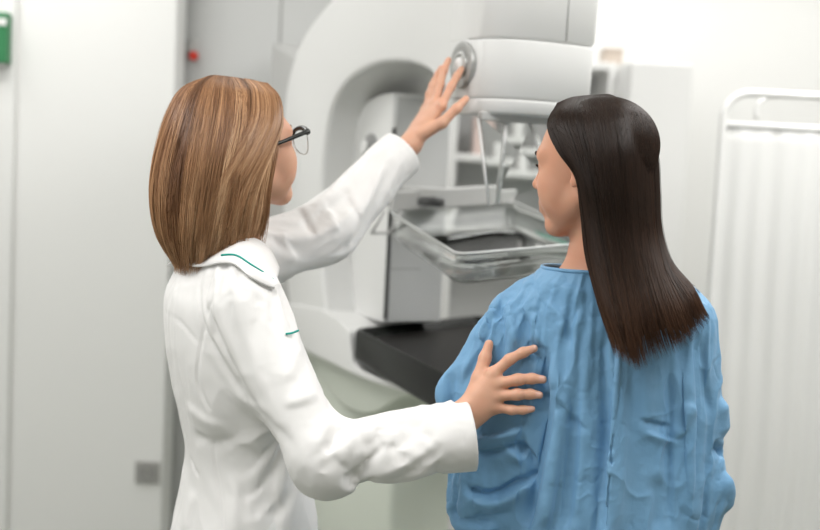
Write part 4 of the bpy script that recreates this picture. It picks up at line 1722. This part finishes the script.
# elbow folds
cf([(346, 424), (334, 440), (326, 462)], 0.008, -0.0080, 0.4, 0.3)
cf([(356, 430), (346, 452), (342, 474)], 0.012, 0.0048, 0.3, 0.3)
cf([(330, 418), (322, 436), (312, 456)], 0.012, 0.0040, 0.3, 0.3)
cf([(365, 425), (360, 445), (362, 462)], 0.011, 0.0048, 0.3, 0.3)
cf([(318, 392), (300, 402), (280, 404)], 0.011, 0.0048, 0.3, 0.3)
cf([(250, 400), (275, 425), (300, 455)], 0.013, -0.0040, 0.3, 0.3)
cf([(300, 340), (290, 370), (270, 385)], 0.013, 0.0040, 0.3, 0.3)
cf([(225, 380), (245, 400), (270, 410)], 0.012, 0.0032, 0.3, 0.3)
cf([(385, 440), (400, 455), (420, 470)], 0.012, -0.0032, 0.3, 0.3)
cf([(400, 425), (420, 440), (440, 450)], 0.012, 0.0032, 0.3, 0.3)
cf([(457, 404), (462, 440), (466, 478)], 0.0025, -0.0015, 0.0, 0.05)
# waist pulls
cf([(190, 430), (210, 440), (240, 440)], 0.012, -0.0048, 0.3, 0.3)
cf([(185, 400), (205, 420), (230, 428)], 0.012, 0.0040, 0.3, 0.3)
cf([(232, 470), (236, 500), (234, 540)], 0.014, 0.0048, 0.3, 0.3)
cf([(270, 480), (275, 510), (272, 540)], 0.014, -0.0048, 0.3, 0.3)
cf([(195, 490), (192, 510), (186, 540)], 0.014, 0.0040, 0.3, 0.3)
# far sleeve
cf([(300, 205), (310, 225), (318, 240)], 0.010, -0.0072, 0.4, 0.25)
cf([(322, 200), (332, 215), (338, 235)], 0.010, 0.0056, 0.4, 0.25)
cf([(345, 185), (352, 205), (362, 225)], 0.010, -0.0048, 0.4, 0.25)
cf([(280, 230), (288, 248), (296, 262)], 0.010, 0.0056, 0.4, 0.25)
ct.ripple(0.0012, 18, (1, 1, 0.8), seed=2)
coat = ct.build('lab_coat', M_COAT, doctor, 0.003)
ctree = ct.tree()


def onc(px, py, off, D0=1.97):
    h = hit(ctree, px, py)
    return at(px, py, (h[1] if h is not None else D0) - off)


# collar turned down round the neck, with teal piping
edge = [(176, 262, .012), (190, 266, .012), (205, 266, .012), (219, 263, .012), (234, 264, .012), (248, 275, .011), (262, 283, .010), (275, 288, .010)]
foldl = [(192, 240, 1.955), (202, 241, 1.94), (214, 240, 1.93), (228, 238, 1.922), (243, 236, 1.922), (258, 240, 1.935), (270, 250, 1.950), (279, 268, 1.965)]
E_ = catmull([onc(*q) for q in edge], 6)
Fo = catmull([at(*q) for q in foldl], 6)
E_[:, 1] = np.minimum(E_[:, 1], Fo[:, 1] + 0.01)
col_o = strip('collar', Fo, E_, 0.003, M_COAT, coat)
col_o.parent = coat
col_o.matrix_parent_inverse = coat.matrix_world.inverted()
pi_ = [E_[i] * 0.72 + Fo[i] * 0.28 + np.array([0, -0.0042, 0.0015]) for i in range(len(E_))]
pip = tube('collar_piping', pi_[18:], 0.0016, M_TEAL, coat, 8)
h0 = hit(ctree, 287, 334)[1]
pk = [at(286, 334, h0 - 0.005), at(292, 333, h0 + 0.001), at(298.5, 330.5, h0 + 0.010)]
tube('pocket_piping', catmull(pk, 4), 0.0018, M_TEAL, coat, 8)

# glasses
gl = obj('eyeglasses', from_bm('eyeglasses', box_bm(-1e-3, -1e-3, -1e-3, 1e-3, 1e-3, 1e-3)), M_FRAME)
bpy.data.objects.remove(gl)
P_ = lambda x, y, z: DT(x, y, z)
tops, lows, lens_o = [], [], []
bridge = catmull([P_(-0.012, 0.1075, 0.012), P_(-0.005, 0.1115, 0.0145), P_(0.005, 0.1115, 0.0145), P_(0.012, 0.1075, 0.012)], 6)
gl = tube('eyeglasses', bridge, 0.0022, M_FRAME, doctor, 10)
for x in (-1, 1):
    top = catmull([P_(x * 0.0115, 0.1085, 0.008), P_(x * 0.020, 0.1100, 0.0175), P_(x * 0.040, 0.1080, 0.0215), P_(x * 0.058, 0.1030, 0.0195), P_(x * 0.070, 0.0975, 0.0160)], 6)
    low = catmull([P_(x * 0.0115, 0.1085, 0.008), P_(x * 0.0135, 0.1085, -0.013), P_(x * 0.026, 0.1090, -0.0250), P_(x * 0.047, 0.1060, -0.0250), P_(x * 0.0615, 0.1010, -0.014), P_(x * 0.0660, 0.0995, 0.010)], 6)
    tops.append(tube('brow_bar', top, np.linspace(0.0030, 0.0058, len(top)), M_FRAME, doctor, 10))
    tube('lens_rim', low, 0.0009, M_STEEL, doctor, 8)
    arm = catmull([P_(x * 0.0715, 0.0985, 0.0165), P_(x * 0.0735, 0.086, 0.0160), P_(x * 0.0765, 0.045, 0.0100), P_(x * 0.0775, 0.005, 0.0040), P_(x * 0.0765, -0.018, -0.006)], 6)
    tube('temple', arm, np.linspace(0.0044, 0.0026, len(arm)), M_FRAME, doctor, 10)
    lp = [p for p in top[::2][:-2]] + [p for p in low[::-1][::2]]
    ctr_ = np.mean(lp, 0)
    keep(obj('lens', from_bm('lens', prism([tuple(ctr_ + (p - ctr_) * 0.97) for p in lp], DR[:, 1] * 0.0012)), M_LENS, smooth=False), doctor)

# ---- doctor hair
dg_ = [
    [(264, 84, 2.065), (276, 96, 2.03), (281, 120, 1.99), (278, 150, 1.955), (273, 180, 1.94), (270, 212, 1.94), (265, 241, 1.945)],
    [(250, 80, 2.055), (263, 94, 1.985), (266, 125, 1.935), (260, 160, 1.905), (253, 198, 1.90), (247, 230, 1.91), (241, 252, 1.92)],
    [(234, 77, 2.035), (241, 91, 1.955), (240, 125, 1.898), (231, 165, 1.87), (224, 205, 1.865), (218, 238, 1.872), (212, 262, 1.885)],
    [(216, 75, 2.01), (208, 87, 1.94), (201, 120, 1.885), (193, 165, 1.855), (188, 205, 1.858), (187, 240, 1.868), (189, 268, 1.885)],
    [(208, 76, 2.0), (186, 87, 1.955), (170, 115, 1.915), (158, 155, 1.90), (153, 195, 1.90), (158, 235, 1.915), (174, 266, 1.935)],
    [(210, 77, 2.025), (181, 90, 2.01), (166, 118, 2.005), (156, 157, 2.00), (152, 195, 1.995), (160, 235, 1.99), (178, 264, 1.99)],
    [(222, 77, 2.05), (192, 90, 2.07), (178, 119, 2.085), (170, 158, 2.085), (167, 196, 2.075), (174, 234, 2.06), (188, 260, 2.04)],
    [(240, 79, 2.06), (222, 90, 2.115), (212, 120, 2.135), (207, 158, 2.14), (206, 196, 2.13), (210, 234, 2.11), (214, 258, 2.09)],
    [(264, 84, 2.075), (258, 95, 2.125), (252, 120, 2.145), (247, 158, 2.15), (244, 196, 2.14), (242, 230, 2.12), (240, 250, 2.10)]]
dgd = [[at(*q) for q in row] for row in dg_]


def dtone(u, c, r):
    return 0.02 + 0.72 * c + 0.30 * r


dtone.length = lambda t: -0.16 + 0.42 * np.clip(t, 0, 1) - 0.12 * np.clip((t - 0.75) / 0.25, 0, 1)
hz = float(at(220, 235, 1.98)[2])
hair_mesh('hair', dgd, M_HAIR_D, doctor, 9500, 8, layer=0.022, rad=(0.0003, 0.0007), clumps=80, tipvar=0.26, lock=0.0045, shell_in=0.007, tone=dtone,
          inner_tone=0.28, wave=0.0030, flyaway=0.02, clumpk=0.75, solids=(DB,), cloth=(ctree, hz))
# side sweep: the front locks run back over the temple and ear
sw = [
    [(268, 83, 2.05), (280, 97, 2.01), (283, 122, 1.975), (274, 150, 1.930), (262, 180, 1.905), (254, 210, 1.90), (250, 238, 1.91)],
    [(262, 82, 2.05), (274, 95, 1.995), (276, 122, 1.945), (264, 152, 1.905), (248, 182, 1.885), (238, 212, 1.880), (233, 246, 1.89)],
    [(254, 80, 2.05), (264, 93, 1.980), (264, 122, 1.925), (248, 156, 1.885), (230, 188, 1.868), (219, 218, 1.866), (213, 250, 1.875)],
    [(244, 78, 2.04), (252, 91, 1.965), (250, 122, 1.905), (233, 158, 1.872), (215, 190, 1.858), (204, 222, 1.860), (200, 256, 1.87)]]


def stone(u, c, r):
    return 0.26 + 0.45 * c + 0.30 * r


stone.length = dtone.length
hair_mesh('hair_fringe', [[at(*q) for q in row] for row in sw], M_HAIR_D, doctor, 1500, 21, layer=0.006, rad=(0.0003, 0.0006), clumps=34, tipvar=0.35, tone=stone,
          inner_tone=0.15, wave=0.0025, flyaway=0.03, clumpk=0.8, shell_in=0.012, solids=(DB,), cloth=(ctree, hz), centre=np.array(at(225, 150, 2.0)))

# ================================================================== patient's gown and hair

gf = gw.fold
# centre back opening
gf([(604, 330), (607, 380), (608, 440), (608, 540)], 0.010, -0.007, 0.5, 0.1)
gf([(613, 340), (617, 400), (619, 460), (620, 540)], 0.016, 0.004, 0.0, 0.15)
# long drapes below the left shoulder blade
gf([(540, 330), (548, 380), (545, 430), (532, 500), (525, 540)], 0.011, -0.017, 0.4, 0.15)
gf([(552, 350), (560, 400), (556, 450), (540, 540)], 0.013, 0.014, 0.0, 0.2)
gf([(568, 380), (572, 430), (566, 540)], 0.016, -0.009, 0.3, 0.2)
gf([(586, 400), (590, 460), (588, 540)], 0.016, 0.004, 0.0, 0.2)
gf([(560, 395), (573, 418), (590, 432)], 0.008, -0.006, 0.4, 0.3)
gf([(556, 385), (566, 402), (572, 424)], 0.008, 0.006, 0.4, 0.3)
# shoulder creases
gf([(500, 300), (503, 330), (500, 360), (494, 385)], 0.009, -0.008, 0.5, 0.25)
gf([(512, 296), (514, 330), (517, 352)], 0.008, 0.006, 0.3, 0.25)
gf([(523, 300), (527, 325), (530, 345), (540, 365)], 0.008, -0.008, 0.5, 0.25)
gf([(534, 310), (538, 335), (548, 352)], 0.008, 0.006, 0.4, 0.25)
gf([(497, 292), (496, 310), (480, 350), (460, 385)], 0.012, 0.010, 0.5, 0.2)
gf([(486, 318), (482, 345), (478, 370)], 0.009, -0.006, 0.3, 0.25)
gf([(545, 300), (562, 318), (560, 340)], 0.008, 0.005, 0.4, 0.3)
gf([(580, 300), (570, 330), (574, 352)], 0.009, -0.005, 0.4, 0.3)
gf([(545, 280), (575, 290), (592, 296)], 0.010, 0.004, 0.4, 0.3)
# right side
gf([(668, 345), (672, 400), (670, 460), (672, 540)], 0.010, -0.008, 0.5, 0.2)
gf([(680, 350), (686, 400), (688, 470), (690, 540)], 0.014, 0.010, 0.0, 0.2)
gf([(640, 430), (660, 438), (680, 444)], 0.006, 0.006, 0.4, 0.3)
gf([(636, 418), (656, 424), (676, 428)], 0.006, -0.006, 0.4, 0.3)
gf([(690, 400), (684, 425), (672, 440)], 0.008, 0.007, 0.4, 0.3)
gf([(640, 360), (646, 400), (640, 450)], 0.014, 0.007, 0.0, 0.3)
gf([(655, 470), (658, 500), (656, 540)], 0.012, -0.007, 0.0, 0.3)
gf([(700, 330), (706, 380), (712, 420)], 0.010, -0.008, 0.4, 0.3)
gf([(720, 395), (728, 420), (726, 440)], 0.014, 0.012, 0.3, 0.3)
gf([(712, 445), (724, 452), (730, 460)], 0.010, -0.014, 0.3, 0.2)
gf([(722, 470), (732, 495), (734, 520)], 0.014, 0.012, 0.3, 0.3)
# bunched left sleeve under the hand
gf([(472, 440), (500, 436), (528, 424)], 0.008, 0.010, 0.4, 0.2)
gf([(470, 452), (498, 450), (528, 440)], 0.007, -0.009, 0.4, 0.2)
gf([(500, 440), (515, 455), (528, 462)], 0.007, 0.007, 0.4, 0.3)
gf([(464, 484), (490, 492), (515, 482), (536, 470)], 0.008, -0.013, 0.5, 0.15)
gf([(462, 494), (492, 502), (518, 492), (538, 480)], 0.010, 0.012, 0.4, 0.2)
gf([(446, 505), (480, 518), (520, 510)], 0.010, -0.007, 0.3, 0.25)
gf([(520, 440), (530, 460), (532, 480)], 0.008, -0.012, 0.4, 0.2)
gf([(440, 520), (470, 528), (500, 526)], 0.012, 0.007, 0.3, 0.25)
gw.ripple(0.0010, 20, (1, 1, 0.55), seed=1)
gw.crease(0.0030, 13, 0.09, (1, 1, 0.7), 1, -0.2)
gw.crease(-0.0024, 16, 0.09, (1, 1, 0.6), 2, -0.1)
gw.crease(0.0015, 30, 0.10, (1, 1, 0.8), 3, -0.1)
gw.crease(-0.0012, 38, 0.12, (1, 1, 0.8), 5, 0.0)
gown_o = gw.build('hospital_gown', M_GOWN, patient)
# bound neckline: follows the cut edge of the gown
E_ = np.sort(np.concatenate([gw.F[:, [0, 1]], gw.F[:, [1, 2]], gw.F[:, [2, 3]], gw.F[:, [3, 0]]]), 1)
key, cnt = np.unique(E_[:, 0].astype(np.int64) * len(gw.V) + E_[:, 1], return_counts=True)
bd = np.unique(np.concatenate([key[cnt == 1] // len(gw.V), key[cnt == 1] % len(gw.V)]))
bd = gw.V[bd]
bd = bd[bd[:, 2] > ztop_g - 0.06]
cn = bd.mean(0)
an_ = np.arctan2(bd[:, 1] - cn[1], bd[:, 0] - cn[0])
bins = np.floor((an_ + math.pi) / (2 * math.pi) * 36).astype(int) % 36
loop = [bd[bins == k].mean(0) for k in range(36) if (bins == k).any()]
tube('neck_binding', catmull(loop, 3, True), 0.0032, M_GOWN, gown_o, 8, closed=True)

# ---- patient hair
g = [
    [(557, 103, 1.885), (547, 124, 1.82), (556, 150, 1.785), (575, 177, 1.772), (580, 210, 1.772), (585, 255, 1.765), (596, 300, 1.745), (609, 342, 1.735)],
    [(572, 97, 1.885), (562, 114, 1.80), (572, 145, 1.765), (583, 180, 1.752), (590, 220, 1.752), (598, 265, 1.742), (609, 310, 1.722), (622, 350, 1.71)],
    [(590, 95, 1.88), (592, 112, 1.785), (599, 150, 1.745), (606, 190, 1.735), (612, 230, 1.738), (620, 275, 1.727), (628, 318, 1.707), (636, 357, 1.70)],
    [(606, 94, 1.88), (620, 108, 1.79), (627, 145, 1.75), (631, 190, 1.745), (634, 230, 1.748), (641, 275, 1.732), (651, 315, 1.712), (660, 348, 1.708)],
    [(612, 95, 1.89), (637, 110, 1.83), (648, 148, 1.80), (652, 190, 1.793), (654, 230, 1.79), (663, 270, 1.76), (678, 306, 1.735), (688, 334, 1.728)],
    [(612, 96, 1.90), (642, 113, 1.87), (657, 150, 1.86), (660, 190, 1.855), (662, 228, 1.84), (672, 262, 1.80), (693, 288, 1.77), (705, 312, 1.76)],
    [(604, 97, 1.91), (632, 113, 1.93), (649, 150, 1.935), (654, 190, 1.93), (657, 228, 1.91), (667, 260, 1.87), (686, 284, 1.83), (698, 304, 1.81)],
    [(592, 99, 1.915), (604, 113, 1.965), (622, 150, 1.975), (634, 190, 1.965), (642, 228, 1.945), (654, 260, 1.90), (672, 282, 1.87), (686, 300, 1.85)],
    [(577, 101, 1.91), (574, 118, 1.965), (588, 150, 1.985), (606, 190, 1.985), (622, 228, 1.96), (640, 258, 1.92), (660, 280, 1.89), (676, 298, 1.87)]]
guides = [[at(*q) for q in row] for row in g]


def ptone(u, c, r):
    return 0.16 + 0.42 * c * r + 0.16 * r


ptone.length = lambda t: 0.45 * np.clip((t - 0.45) / 0.55, 0, 1) ** 1.4
hair_mesh('hair', guides, M_HAIR_P, patient, 9500, 5, layer=0.011, rad=(0.0003, 0.0006), clumps=120, tipvar=0.19, shell_in=0.0030, shell_t=0.002, tone=ptone,
          inner_tone=0.05, wave=0.0012, flyaway=0.006, clumpk=0.55, solids=(B,), cloth=(gw.tree(), float(at(600, 262, 1.86)[2])))
